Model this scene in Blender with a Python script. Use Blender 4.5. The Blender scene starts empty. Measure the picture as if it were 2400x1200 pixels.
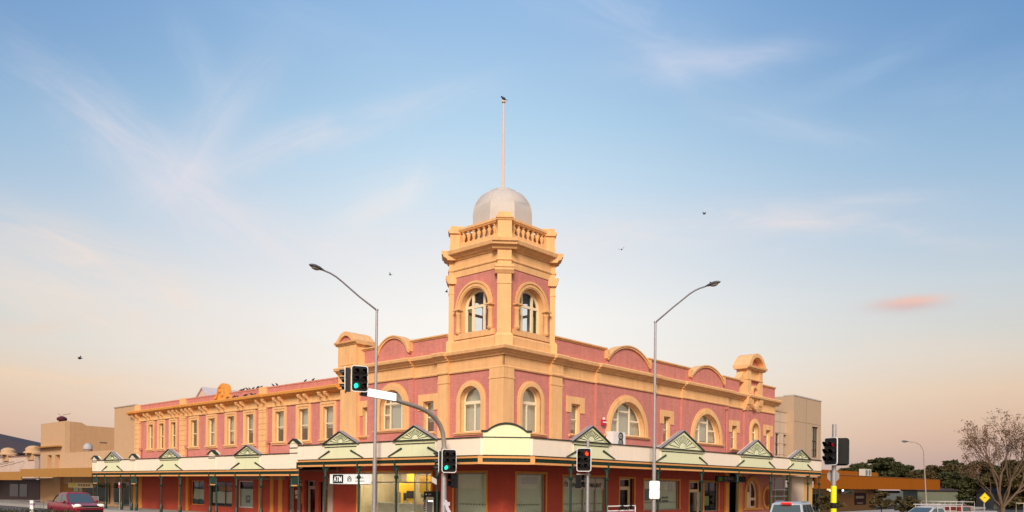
import bpy, bmesh, math, random
from mathutils import Vector, Matrix
from mathutils.geometry import tessellate_polygon
random.seed(7)
R_ = math.radians
SC = bpy.context.scene
COL = SC.collection
# ------------------------------------------------------------------ camera
cam = bpy.data.cameras.new("camera"); cam_o = bpy.data.objects.new("camera", cam); COL.objects.link(cam_o)
cam.sensor_width = 36; cam.lens = 36*1850/2400; cam.shift_y = (1139-600)/2400
cam.clip_start = .1; cam.clip_end = 6000
cam_o.matrix_world = Matrix.Translation((0, 0, 2.2)) @ Matrix.Rotation(R_(90), 4, 'X') @ Matrix.Rotation(R_(.52), 4, 'Z')
SC.camera = cam_o
SC.view_settings.view_transform = 'Standard'; SC.view_settings.look = 'None'
SC.view_settings.exposure = 0; SC.view_settings.gamma = 1
SC.cycles.max_bounces = 8; SC.cycles.transparent_max_bounces = 12


def lin(c):
    def g(x):
        x /= 255.
        return x/12.92 if x <= .04045 else ((x+.055)/1.055)**2.4
    return (g(c[0]), g(c[1]), g(c[2]), 1)


# ------------------------------------------------------------------ world: dusk sky
W = bpy.data.worlds.new("World"); SC.world = W; W.use_nodes = True
nt = W.node_tree; nt.nodes.clear()


def N(tree, typ, **kw):
    n = tree.nodes.new(typ)
    for k, v in kw.items():
        if k.startswith('i_'):
            key = k[2:]
            key = int(key) if key.isdigit() else key.replace('_', ' ')
            n.inputs[key].default_value = v
        else:
            setattr(n, k, v)
    return n


def math_n(tree, op, a, b=None, c=None, clamp=False):
    n = tree.nodes.new('ShaderNodeMath'); n.operation = op; n.use_clamp = clamp
    for i, x in enumerate((a, b, c)):
        if x is None: continue
        if isinstance(x, (int, float)): n.inputs[i].default_value = x
        else: tree.links.new(x, n.inputs[i])
    return n.outputs[0]


def mixc(tree, f, a, b, mode='MIX'):
    n = tree.nodes.new('ShaderNodeMix'); n.data_type = 'RGBA'; n.blend_type = mode
    for i, x in ((0, f), (6, a), (7, b)):
        if isinstance(x, (int, float)): n.inputs[i].default_value = x
        elif isinstance(x, tuple): n.inputs[i].default_value = x
        else: tree.links.new(x, n.inputs[i])
    return n.outputs[2]


def ramp(tree, fac, stops):
    n = tree.nodes.new('ShaderNodeValToRGB'); el = n.color_ramp.elements
    while len(el) > 1: el.remove(el[-1])
    for i, (p, c) in enumerate(stops):
        e = el[0] if i == 0 else el.new(p)
        e.position = p; e.color = lin(c)
    tree.links.new(fac, n.inputs[0])
    return n.outputs[0]


tc = N(nt, 'ShaderNodeTexCoord'); sp = N(nt, 'ShaderNodeSeparateXYZ'); nt.links.new(tc.outputs['Generated'], sp.inputs[0])
dx, dy, dz = sp.outputs
EDGE = [(0, (168, 140, 142)), (.03, (185, 155, 148)), (.05, (204, 168, 150)), (.0645, (214, 176, 152)), (.11, (226, 197, 168)),
        (.1557, (211, 207, 197)), (.2216, (193, 205, 213)), (.284, (166, 194, 218)), (.363, (138, 177, 212)), (.435, (106, 150, 199)), (.52, (90, 138, 193)), (1, (60, 120, 195))]
CEN = [(0, (238, 208, 182)), (.08, (249, 233, 216)), (.14, (252, 246, 239)), (.2056, (250, 247, 243)), (.28, (231, 235, 239)),
       (.349, (206, 226, 241)), (.413, (182, 214, 238)), (.49, (158, 194, 230)), (.54, (142, 183, 226)), (1, (60, 120, 195))]
WEST = [(0, (255, 205, 150)), (.12, (255, 222, 180)), (.3, (250, 232, 210)), (.5, (205, 220, 235)), (1, (80, 135, 200))]
az = math_n(nt, 'ARCTAN2', dx, dy)
azc = math_n(nt, 'ADD', az, .05)
g = math_n(nt, 'EXPONENT', math_n(nt, 'MULTIPLY', math_n(nt, 'MULTIPLY', azc, azc), -1/(2*.31**2)))
base = mixc(nt, g, ramp(nt, dz, EDGE), ramp(nt, dz, CEN))
back = math_n(nt, 'MULTIPLY_ADD', dy, -1.6, .1, clamp=True)
base = mixc(nt, back, base, ramp(nt, dz, WEST))
# individual streaks: (direction x/y, z/y, angle, half length, half width, strength)
px_ = math_n(nt, 'DIVIDE', dx, math_n(nt, 'MAXIMUM', dy, .05)); pz_ = math_n(nt, 'DIVIDE', dz, math_n(nt, 'MAXIMUM', dy, .05))
nzw = N(nt, 'ShaderNodeTexNoise'); nzw.inputs['Scale'].default_value = 9; nzw.inputs['Detail'].default_value = 4; nt.links.new(tc.outputs['Generated'], nzw.inputs['Vector'])
wob = math_n(nt, 'MULTIPLY_ADD', nzw.outputs[0], .14, -.07)


FIB = {}


def fibre(deg):
    if deg not in FIB:
        ca, sa = math.cos(R_(deg)), math.sin(R_(deg))
        cb = N(nt, 'ShaderNodeCombineXYZ')
        nt.links.new(math_n(nt, 'ADD', math_n(nt, 'MULTIPLY', px_, 6*ca), math_n(nt, 'MULTIPLY', pz_, 6*sa)), cb.inputs[0])
        nt.links.new(math_n(nt, 'ADD', math_n(nt, 'MULTIPLY', px_, -28*sa), math_n(nt, 'MULTIPLY', pz_, 28*ca)), cb.inputs[1]); cb.inputs[2].default_value = deg
        nz = N(nt, 'ShaderNodeTexNoise'); nz.inputs['Scale'].default_value = 1.1; nz.inputs['Detail'].default_value = 5; nz.inputs['Roughness'].default_value = .62; nz.inputs['Distortion'].default_value = .8
        nt.links.new(cb.outputs[0], nz.inputs['Vector']); FIB[deg] = nz
    return FIB[deg]


def streak(x, z, ang, L, w, st, col, fine=.8, seed=0.0, wobk=.35, fib=5.0):
    """one brush of cirrus: soft ellipse broken into fibres that run along it"""
    global base
    ca, sa = math.cos(R_(ang)), math.sin(R_(ang))
    ux = math_n(nt, 'ADD', px_, -x); uz = math_n(nt, 'ADD', math_n(nt, 'ADD', pz_, math_n(nt, 'MULTIPLY', wob, wobk)), -z)
    a = math_n(nt, 'ADD', math_n(nt, 'MULTIPLY', ux, ca/L), math_n(nt, 'MULTIPLY', uz, sa/L))
    b = math_n(nt, 'ADD', math_n(nt, 'MULTIPLY', ux, -sa/w), math_n(nt, 'MULTIPLY', uz, ca/w))
    e = math_n(nt, 'EXPONENT', math_n(nt, 'MULTIPLY', math_n(nt, 'ADD', math_n(nt, 'MULTIPLY', a, a), math_n(nt, 'MULTIPLY', b, b)), -1))
    nz = fibre(min((-60, -35, -18, 4, 20, 55), key=lambda q: abs(q-ang)))
    f_ = math_n(nt, 'MULTIPLY_ADD', nz.outputs[0], 3.2, -1.1, clamp=True)
    k = math_n(nt, 'MULTIPLY', e, math_n(nt, 'MULTIPLY_ADD', f_, fine, 1-fine))
    k = math_n(nt, 'MULTIPLY', k, st)
    k = math_n(nt, 'MULTIPLY', k, math_n(nt, 'GREATER_THAN', dy, .05))
    base = mixc(nt, k, base, lin(col))


def SK(x, y): return (x-1200)/1850., (1139-y)/1850.


for n_, (x, y, ang, L, w, st, col) in enumerate([
        (350, 400, -38, 330, 62, .75, (226, 222, 231)), (465, 340, 52, 190, 48, .65, (226, 224, 233)), (700, 335, 18, 320, 30, .7, (228, 225, 233)),
        (480, 190, -62, 130, 28, .5, (192, 210, 232)), (620, 560, -28, 320, 55, .45, (238, 230, 230)), (250, 640, -20, 430, 55, .85, (246, 226, 213)),
        (130, 715, -17, 340, 42, .65, (248, 226, 208)), (890, 500, 32, 130, 50, .55, (246, 236, 231)), (955, 445, 70, 60, 22, .5, (236, 234, 238)),
        (55, 782, 8, 90, 16, .7, (240, 212, 194)), (120, 885, -4, 240, 9, .65, (247, 212, 178)), (1470, 55, -25, 280, 55, .7, (194, 210, 233)),
        (1660, 128, 8, 180, 30, .85, (212, 217, 236)), (1560, 155, -45, 70, 22, .5, (200, 214, 235)), (1840, 290, -8, 190, 26, .5, (200, 214, 234)),
        (1500, 535, 4, 480, 40, .6, (243, 229, 226)), (1950, 525, -4, 260, 17, .7, (240, 227, 224)), (2250, 210, 14, 220, 60, .35, (170, 196, 226)),
        (1980, 470, 5, 170, 12, .45, (222, 222, 228)), (2000, 160, 25, 240, 26, .35, (176, 202, 230)), (780, 90, -20, 260, 50, .3, (180, 206, 233)),
        (1050, 620, 18, 200, 30, .35, (248, 238, 234)), (2250, 820, 3, 260, 30, .4, (244, 218, 196))]):
    sx, sz = SK(x, y)
    streak(sx, sz, ang, L/1850*1.08, w/1850*1.25, st*.8, col, .72, n_*3.7)
sx, sz = SK(2122, 709)
streak(sx, sz, 5, 78/1850, 15/1850, .9, (214, 184, 184), .25, 91.0, .10)
sx, sz = SK(2140, 697)
streak(sx, sz, 7, 68/1850, 11/1850, .85, (243, 196, 178), .3, 95.0, .08)
bg = N(nt, 'ShaderNodeBackground'); bg.inputs[1].default_value = 1.0
# a weak physical sky on top keeps the zenith light natural
sk = N(nt, 'ShaderNodeTexSky', sky_type='NISHITA', sun_disc=False, sun_elevation=R_(20), sun_rotation=R_(196))
lp = mixc(nt, 1.0, base, mixc(nt, .06, (0, 0, 0, 1), sk.outputs[0]), 'ADD') if False else base
nt.links.new(lp, bg.inputs[0])
wo = N(nt, 'ShaderNodeOutputWorld'); nt.links.new(bg.outputs[0], wo.inputs[0])
# ------------------------------------------------------------------ sun: low, veiled, behind the camera and to its left
sd = bpy.data.lights.new("sun", 'SUN'); sd.energy = 3.8; sd.angle = R_(18); sd.color = (1, .86, .70)
so = bpy.data.objects.new("sun", sd); COL.objects.link(so)
sdir = Vector((.07, .93, -.60)).normalized()
so.rotation_euler = sdir.to_track_quat('-Z', 'Y').to_euler(); so.location = (-20, -40, 40)

# ------------------------------------------------------------------ frames
eR = Vector((.667, .745, 0)).normalized(); eL = Vector((-eR.y, eR.x, 0)); UP = Vector((0, 0, 1))
C0 = Vector((-.48, 40.2, 0))


class F:
    def __init__(s, o, e, n): s.o, s.e, s.n = Vector(o), Vector(e), Vector(n)
    def __call__(s, u, d, z): return s.o + s.e*u + s.n*d + UP*z


FW = F((0, 0, 0), (1, 0, 0), (0, 1, 0))
FR = F(C0, eR, -eL)
FL = F(C0, eL, -eR)


def P(a, b): return C0 + eR*a + eL*b


class MB:
    def __init__(s): s.v = []; s.f = []
    def add(s, vs, fs):
        k = len(s.v); s.v += [Vector(x) for x in vs]; s.f += [tuple(i+k for i in f) for f in fs]; return s
    def box(s, f, u0, u1, d0, d1, z0, z1):
        vs = [f(u, d, z) for z in (z0, z1) for d in (d0, d1) for u in (u0, u1)]
        return s.add(vs, [(0, 1, 3, 2), (4, 5, 7, 6), (0, 1, 5, 4), (2, 3, 7, 6), (0, 2, 6, 4), (1, 3, 7, 5)])
    def prism(s, f, poly, d0, d1):
        n = len(poly)
        vs = [f(u, d0, z) for u, z in poly] + [f(u, d1, z) for u, z in poly]
        tris = tessellate_polygon([[Vector((u, z, 0)) for u, z in poly]])
        fs = [tuple(t) for t in tris] + [tuple(i+n for i in t) for t in tris] + [(i, (i+1) % n, n+(i+1) % n, n+i) for i in range(n)]
        return s.add(vs, fs)
    def profile(s, f, prof, u0, u1, m0=0, m1=0):
        n = len(prof)
        vs = [f(u0+m0*d, d, z) for d, z in prof] + [f(u1+m1*d, d, z) for d, z in prof]
        tris = tessellate_polygon([[Vector((d, z, 0)) for d, z in prof]])
        fs = [tuple(t) for t in tris] + [tuple(i+n for i in t) for t in tris] + [(i, (i+1) % n, n+(i+1) % n, n+i) for i in range(n)]
        return s.add(vs, fs)
    def sheet(s, f, outline, holes=(), d=0, rev=0, rm=None):
        loops = [outline] + list(holes)
        flat = [p for l in loops for p in l]
        tris = tessellate_polygon([[Vector((u, z, 0)) for u, z in l] for l in loops])
        s.add([f(u, d, z) for u, z in flat], [tuple(t) for t in tris])
        if rev:
            for h in holes:
                n = len(h)
                (rm or s).add([f(u, d, z) for u, z in h]+[f(u, d-rev, z) for u, z in h], [(i, (i+1) % n, n+(i+1) % n, n+i) for i in range(n)])
        return s
    def band(s, f, a, b, d0, d1):
        n = len(a)
        vs = [f(u, d0, z) for u, z in a]+[f(u, d0, z) for u, z in b]+[f(u, d1, z) for u, z in a]+[f(u, d1, z) for u, z in b]
        fs = []
        for i in range(n-1):
            fs += [(i, i+1, n+i+1, n+i), (2*n+i, 2*n+i+1, 3*n+i+1, 3*n+i), (i, i+1, 2*n+i+1, 2*n+i), (n+i, n+i+1, 3*n+i+1, 3*n+i)]
        fs += [(0, n, 3*n, 2*n), (n-1, 2*n-1, 4*n-1, 3*n-1)]
        return s.add(vs, fs)
    def path(s, pts, rad, n=8):
        pts = [Vector(p) for p in pts]
        if not isinstance(rad, (list, tuple)): rad = [rad]*len(pts)
        rings = []; prev = None
        for i, p in enumerate(pts):
            t = (pts[min(i+1, len(pts)-1)]-pts[max(i-1, 0)]).normalized()
            if prev is None:
                a = Vector((0, 0, 1)) if abs(t.z) < .9 else Vector((1, 0, 0))
                x = t.cross(a).normalized()
            else:
                x = (prev - t*prev.dot(t)).normalized()
            prev = x; y = t.cross(x)
            rings.append([p+(x*math.cos(k*2*math.pi/n)+y*math.sin(k*2*math.pi/n))*rad[i] for k in range(n)])
        vs = [v for r in rings for v in r]
        fs = [(i*n+k, i*n+(k+1) % n, (i+1)*n+(k+1) % n, (i+1)*n+k) for i in range(len(pts)-1) for k in range(n)]
        fs += [tuple(range(n)), tuple(range((len(pts)-1)*n, len(pts)*n))]
        return s.add(vs, fs)
    def lathe(s, c, prof, n=16, axis=None, a0=0):
        c = Vector(c)
        ax = Vector(axis).normalized() if axis else UP
        h = Vector((1, 0, 0)) if abs(ax.x) < .9 else Vector((0, 1, 0))
        x = ax.cross(h).normalized(); y = ax.cross(x)
        vs = [c+ax*z+(x*math.cos(a0+k*2*math.pi/n)+y*math.sin(a0+k*2*math.pi/n))*r for r, z in prof for k in range(n)]
        m = len(prof)
        fs = [(i*n+k, i*n+(k+1) % n, (i+1)*n+(k+1) % n, (i+1)*n+k) for i in range(m-1) for k in range(n)]
        fs += [tuple(range(n)), tuple(range((m-1)*n, m*n))]
        return s.add(vs, fs)
    def ell(s, c, r, n=10, m=6, rot=None):
        c = Vector(c); vs = []; fs = []
        for i in range(m+1):
            th = math.pi*i/m
            for k in range(n):
                ph = 2*math.pi*k/n
                v = Vector((r[0]*math.sin(th)*math.cos(ph), r[1]*math.sin(th)*math.sin(ph), r[2]*math.cos(th)))
                if rot: v = rot @ v
                vs.append(c+v)
        fs = [(i*n+k, i*n+(k+1) % n, (i+1)*n+(k+1) % n, (i+1)*n+k) for i in range(m) for k in range(n)]
        return s.add(vs, fs)
    def build(s, name, m, parent=None, smooth=None, recalc=True, label=None):
        me = bpy.data.meshes.new(name); o = bpy.data.objects.new(name, me); COL.objects.link(o)
        org = Vector((0, 0, 0)); p = parent
        while p: org += p.location; p = p.parent
        if parent: o.parent = parent
        bm = bmesh.new()
        bv = [bm.verts.new(v-org) for v in s.v]
        for f in s.f:
            if len(set(f)) < 3: continue
            try: bm.faces.new([bv[i] for i in f])
            except ValueError: pass
        if recalc:
            bmesh.ops.remove_doubles(bm, verts=bm.verts, dist=1e-5)
            bmesh.ops.recalc_face_normals(bm, faces=bm.faces)
        bm.to_mesh(me); bm.free()
        me.materials.append(m)
        if smooth:
            for p_ in me.polygons: p_.use_smooth = True
            me.set_sharp_from_angle(angle=R_(smooth))
        if label: o['label'] = label
        return o


def thing(name, label, cat, loc=(0, 0, 0), group=None):
    o = bpy.data.objects.new(name, None); COL.objects.link(o); o.location = loc; o.empty_display_size = .2
    return tag(o, label, cat, group)


def tag(o, label, cat, group=None):
    o['label'] = label; o['category'] = cat
    if group: o['group'] = group
    return o


def struct(o, kind='structure'):
    o['kind'] = kind; return o


def copy_tree(o, parent=None):
    c = o.copy(); COL.objects.link(c); c.parent = parent
    for ch in list(o.children): copy_tree(ch, c)
    return c


def reorigin(o, loc):
    """move a single-mesh thing's origin to loc without moving it"""
    loc = Vector(loc); o.data.transform(Matrix.Translation(-loc)); o.location = loc
    return o


# ------------------------------------------------------------------ materials
MATS = {}


def mat(name, col, rough=.7, metal=0, var=.08, vscale=2.0, spec=.3, bump=0, bscale=40, emit=None, brick=0, streaks=0, srgb=False):
    if name in MATS: return MATS[name]
    m = bpy.data.materials.new(name); m.use_nodes = True; t = m.node_tree
    b = t.nodes['Principled BSDF']
    if srgb: col = lin(col)[:3]
    b.inputs['Roughness'].default_value = rough; b.inputs['Metallic'].default_value = metal
    b.inputs['Specular IOR Level'].default_value = spec
    col = (col[0], col[1], col[2], 1)
    b.inputs['Base Color'].default_value = col
    geo = N(t, 'ShaderNodeNewGeometry')
    out = None
    if var:
        nz = N(t, 'ShaderNodeTexNoise'); nz.inputs['Scale'].default_value = vscale; nz.inputs['Detail'].default_value = 8; nz.inputs['Roughness'].default_value = .65
        t.links.new(geo.outputs['Position'], nz.inputs['Vector'])
        k = math_n(t, 'MULTIPLY_ADD', nz.outputs[0], var*4, 1-var*2)
        if streaks:
            mp = N(t, 'ShaderNodeMapping'); mp.inputs['Scale'].default_value = (3.0, 3.0, .22); t.links.new(geo.outputs['Position'], mp.inputs[0])
            n2 = N(t, 'ShaderNodeTexNoise'); n2.inputs['Scale'].default_value = 1.4; n2.inputs['Detail'].default_value = 6; t.links.new(mp.outputs[0], n2.inputs['Vector'])
            k = math_n(t, 'MULTIPLY', k, math_n(t, 'MULTIPLY_ADD', n2.outputs[0], streaks*3, 1-streaks*1.5))
        mx = N(t, 'ShaderNodeVectorMath', operation='SCALE'); mx.inputs[0].default_value = col[:3]; t.links.new(k, mx.inputs['Scale'])
        out = mx.outputs[0]
        t.links.new(out, b.inputs['Base Color'])
    hgt = None
    if bump:
        nb = N(t, 'ShaderNodeTexNoise'); nb.inputs['Scale'].default_value = bscale; nb.inputs['Detail'].default_value = 4
        t.links.new(geo.outputs['Position'], nb.inputs['Vector']); hgt = math_n(t, 'MULTIPLY', nb.outputs[0], bump)
    if brick:
        # brick courses in the wall's own plane: u along the wall, v = height
        cr = N(t, 'ShaderNodeVectorMath', operation='CROSS_PRODUCT'); t.links.new(geo.outputs['True Normal'], cr.inputs[0]); cr.inputs[1].default_value = (0, 0, 1)
        dt = N(t, 'ShaderNodeVectorMath', operation='DOT_PRODUCT'); t.links.new(geo.outputs['Position'], dt.inputs[0]); t.links.new(cr.outputs[0], dt.inputs[1])
        sz = N(t, 'ShaderNodeSeparateXYZ'); t.links.new(geo.outputs['Position'], sz.inputs[0])
        cb = N(t, 'ShaderNodeCombineXYZ'); t.links.new(dt.outputs['Value'], cb.inputs[0]); t.links.new(sz.outputs[2], cb.inputs[1])
        bt = N(t, 'ShaderNodeTexBrick'); bt.inputs['Scale'].default_value = 1; bt.inputs['Brick Width'].default_value = .24; bt.inputs['Row Height'].default_value = .086
        bt.inputs['Mortar Size'].default_value = .008; bt.inputs['Mortar Smooth'].default_value = .3
        bt.inputs['Color1'].default_value = (1, 1, 1, 1); bt.inputs['Color2'].default_value = (1-.18*brick, 1-.18*brick, 1-.18*brick, 1); bt.inputs['Mortar'].default_value = (1-.30*brick,)*3+(1,)
        t.links.new(cb.outputs[0], bt.inputs['Vector'])
        o2 = mixc(t, 1.0, out if out else col, bt.outputs[0], 'MULTIPLY'); t.links.new(o2, b.inputs['Base Color'])
        h2 = math_n(t, 'MULTIPLY', bt.outputs['Fac'], -.8*brick)
        hgt = h2 if hgt is None else math_n(t, 'ADD', hgt, h2)
    if hgt is not None:
        bp = N(t, 'ShaderNodeBump'); bp.inputs['Strength'].default_value = .35; bp.inputs['Distance'].default_value = .02
        t.links.new(hgt, bp.inputs['Height']); t.links.new(bp.outputs[0], b.inputs['Normal'])
    if emit:
        b.inputs['Emission Color'].default_value = (emit[0], emit[1], emit[2], 1); b.inputs['Emission Strength'].default_value = emit[3]
    MATS[name] = m
    return m


def glass(name, tint=(1, 1, 1), refl=.12, gl=(1, 1, 1)):
    if name in MATS: return MATS[name]
    m = bpy.data.materials.new(name); m.use_nodes = True; t = m.node_tree; t.nodes.clear()
    tr = N(t, 'ShaderNodeBsdfTransparent'); tr.inputs[0].default_value = (*tint, 1)
    gs = N(t, 'ShaderNodeBsdfGlossy'); gs.inputs['Roughness'].default_value = .02; gs.inputs[0].default_value = (*gl, 1)
    lw = N(t, 'ShaderNodeLayerWeight'); lw.inputs[0].default_value = .5
    f = math_n(t, 'MULTIPLY_ADD', math_n(t, 'POWER', lw.outputs['Facing'], 4.0), .9, refl, clamp=True)
    geo = N(t, 'ShaderNodeNewGeometry'); nz = N(t, 'ShaderNodeTexNoise'); nz.inputs['Scale'].default_value = .9; t.links.new(geo.outputs['Position'], nz.inputs['Vector'])
    bp = N(t, 'ShaderNodeBump'); bp.inputs['Strength'].default_value = .04; t.links.new(nz.outputs[0], bp.inputs['Height']); t.links.new(bp.outputs[0], gs.inputs['Normal'])
    mx = N(t, 'ShaderNodeMixShader'); t.links.new(f, mx.inputs[0]); t.links.new(tr.outputs[0], mx.inputs[1]); t.links.new(gs.outputs[0], mx.inputs[2])
    o = N(t, 'ShaderNodeOutputMaterial'); t.links.new(mx.outputs[0], o.inputs[0])
    MATS[name] = m
    return m


GOLD = mat('gold stucco', (.79, .45, .205), .8, var=.07, bump=.25, streaks=.14)
GOLDD = mat('deep gold trim', (.74, .32, .07), .7, var=.06, streaks=.06)
PINK = mat('pink painted brick', (.64, .235, .195), .75, var=.08, brick=.65, streaks=.14)
RED = mat('red painted wall', (.52, .08, .048), .7, var=.08, brick=.35, bump=.1, streaks=.05)
CREAMW = mat('cream window joinery', (.84, .70, .50), .5, var=.03)
FASCIA = mat('cream fascia boards', (.95, .80, .65), .55, var=.03, vscale=1.2, streaks=.04)
PGREEN = mat('pale green board', (.80, .80, .52), .55, var=.03, streaks=.03)
DGREEN = mat('dark green iron paint', (.008, .038, .025), .4, var=.1, spec=.5)
BLACKG = mat('blackish green capping', (.02, .03, .022), .5)
BEAM = mat('orange beam paint', (.78, .36, .12), .55, var=.04)
ROOFG = mat('grey metal roofing', (.36, .33, .34), .45, metal=.2, var=.06, streaks=.06)
SOFFIT = mat('verandah lining', (.30, .19, .13), .7)
DOME = mat('dome sheet metal', (.53, .47, .43), .55, var=.06, vscale=3, bump=.25, bscale=14, streaks=.05)
POLEP = mat('peach flagpole paint', (.85, .52, .36), .5)
BEIGE = mat('beige render', (.47, .285, .155), .8, var=.05, bump=.1, streaks=.05)
BEIGE2 = mat('pale beige render', (.56, .35, .20), .8, var=.05, bump=.1, streaks=.04)
OCHRE = mat('ochre awning board', (.42, .20, .045), .6, var=.07)
ORANGE = mat('burnt orange cladding', (.30, .085, .002), .8, var=.06, spec=.1)
TAN = mat('tan panel cladding', (.50, .35, .23), .65, var=.04, streaks=.03)
TANL = mat('light tan panel cladding', (.60, .45, .33), .65, var=.04, streaks=.03)
GALV = mat('galvanised steel', (.42, .40, .42), .5, metal=.5, var=.12, vscale=6)
GALV2 = mat('weathered pole steel', (.40, .34, .29), .5, metal=.4, var=.12, vscale=6)
BLACK = mat('black plastic', (.012, .012, .014), .4, var=.05)
LENSOFF = mat('dark lens', (.02, .012, .012), .25, spec=.6)
WHITE = mat('white paint', (.82, .82, .82), .5, var=.02)
SIGNW = mat('blank white sign sheet', (.95, .95, .95), .5, var=0)
LITW = mat('backlit sign face', (.9, .9, .88), .4, var=0, emit=(1, .98, .92, .75))
INK = mat('black lettering', (.01, .01, .01), .5, var=0)
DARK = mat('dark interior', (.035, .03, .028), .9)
CURT = mat('pale curtain', (.66, .66, .58), .9, var=.05, vscale=5)
BLIND = mat('grey roller blind', (.52, .52, .48), .9, var=.04, vscale=4)
FROST = mat('frosted film', (.74, .75, .61), .6, var=.05, vscale=3)
WGLASS = glass('window glass', (.86, .9, .88), .30, gl=(.80, .86, .90))
SHOPG = glass('shop glass', (.84, .9, .86), .07)
CARG = glass('tinted car glass', (.16, .2, .2), .10)
GREENG = glass('green leaded glass', (.30, .55, .16), .03)
PURPG = glass('pink leaded glass', (.75, .45, .62), .03)
ASPH = mat('asphalt', (.06, .055, .05), .85, var=.15, vscale=3, bump=.5, bscale=60)
PAVE = mat('concrete paving', (.33, .30, .27), .85, var=.08, bump=.3)
KERB = mat('kerb concrete', (.38, .36, .33), .85, var=.1)
LINE = mat('road marking paint', (.75, .75, .72), .6, var=.06)
GRASS = mat('grass', (.06, .10, .025), .9, var=.2, vscale=5)
LEAF = mat('dark green leaves', (.046, .050, .014), .7, var=.22, vscale=1.2)
LEAFB = mat('brown green leaves', (.075, .056, .018), .7, var=.25, vscale=.8)
LEAFS = mat('sparse autumn leaves', (.17, .10, .05), .7, var=.25, vscale=2)
BARK = mat('grey bark', (.14, .09, .058), .9, var=.2, vscale=6)
BARKD = mat('dark bark', (.07, .05, .035), .9, var=.2, vscale=6)
BIRDM = mat('dark feathers', (.03, .03, .032), .6, var=.2, vscale=30)
REDPAINT = mat('red car paint', (.24, .009, .026), .25, var=0, spec=.6)
SILVER = mat('silver car paint', (.55, .57, .58), .3, metal=.5, var=0)
WHITEC = mat('white car paint', (.52, .48, .46), .3, var=0, spec=.5)
TYRE = mat('tyre rubber', (.02, .02, .02), .8)
CHROME = mat('chrome', (.7, .7, .7), .15, metal=1, var=0)
HEADL = mat('headlight lens', (.8, .8, .75), .1, var=0, spec=.8, emit=(1, .95, .6, .35))
TAILL = mat('tail light lens', (.5, .01, .01), .2, var=0, emit=(1, .03, .02, .9))
YELLOW = mat('yellow sign sheet', (.85, .60, .02), .5, var=0)
HIVIS = mat('yellow pole sleeve', (.90, .85, .01), .5, var=0)
REDS = mat('red sign paint', (.55, .02, .03), .5, var=0)
DROOF = mat('dark brown roofing', (.055, .04, .045), .8, var=.08)
GREYW = mat('grey metal cladding', (.24, .22, .24), .6, var=.05)


def arch_pts(cu, hw, zb, zs, n=20, rise=None):
    rise = hw if rise is None else rise
    return [(cu-hw, zb)] + [(cu-hw*math.cos(math.pi*i/n), zs+rise*math.sin(math.pi*i/n)) for i in range(n+1)] + [(cu+hw, zb)]


def rect(u0, u1, z0, z1): return [(u0, z0), (u0, z1), (u1, z1), (u1, z0)]


# ================================================================== GROUND
b = MB(); b.add([(-700, -300, -.30), (700, -300, -.30), (700, 1500, -.30), (-700, 1500, -.30)], [(0, 1, 2, 3)])
struct(b.build('ground', mat('dry verge', (.10, .09, .06), .9, var=.2, vscale=4)))
b = MB()
for f, sgn in ((FR, 1), (FL, 1)):
    b.add([f(-30 if f is FR else -16, 4.3, -.25 if f is FR else -.254), f(120, 4.3, -.25 if f is FR else -.254), f(120, 19, -.25 if f is FR else -.254), f(-30 if f is FR else -16, 19, -.25 if f is FR else -.254)], [(0, 1, 2, 3)])
b.add([(-30, -30, -.258), (30, -30, -.258), (30, 34, -.258), (-30, 34, -.258)], [(0, 1, 2, 3)])
struct(b.build('road', ASPH))
b = MB()
for f in (FR, FL):
    for k in range(12):
        b.add([f(4+k*9, 11.6, -.246), f(7+k*9, 11.6, -.246), f(7+k*9, 11.75, -.246), f(4+k*9, 11.75, -.246)], [(0, 1, 2, 3)])
struct(b.build('road_markings', LINE))
b = MB()
pp = [P(0, 0)+(-eL)*4.1+(-eR)*.5, P(90, 0)-eL*4.1, P(90, .2), P(0.2, .2), P(.2, 90), P(0, 90)-eR*4.1, P(0, 0)-eR*4.1-eL*.5]
n = len(pp)
b.add([Vector((p.x, p.y, -.3)) for p in pp]+[Vector((p.x, p.y, 0)) for p in pp], [tuple(range(n, 2*n))]+[(i, (i+1) % n, n+(i+1) % n, n+i) for i in range(n)])
struct(b.build('pavement', PAVE))
b = MB()
b.box(FR, -.5, 90, 4.103, 4.25, -.3, -.01); b.box(FL, -.5, 90, 4.103, 4.25, -.3, -.011)
b.path([FR(-.5, 4.17, -.09), FL(-.5, 4.17, -.09)], .08, 6)
struct(b.build('kerb', KERB))

# ================================================================== CORNER BUILDING
Z_FR, Z_CO, Z_PA = 8.23, 9.33, 10.43       # bottom of frieze, top of cornice, top of parapet
CB = thing('corner_building', 'pink brick and gold stucco corner building with domed tower and arched windows', 'building', C0)
CBX = {}


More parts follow.
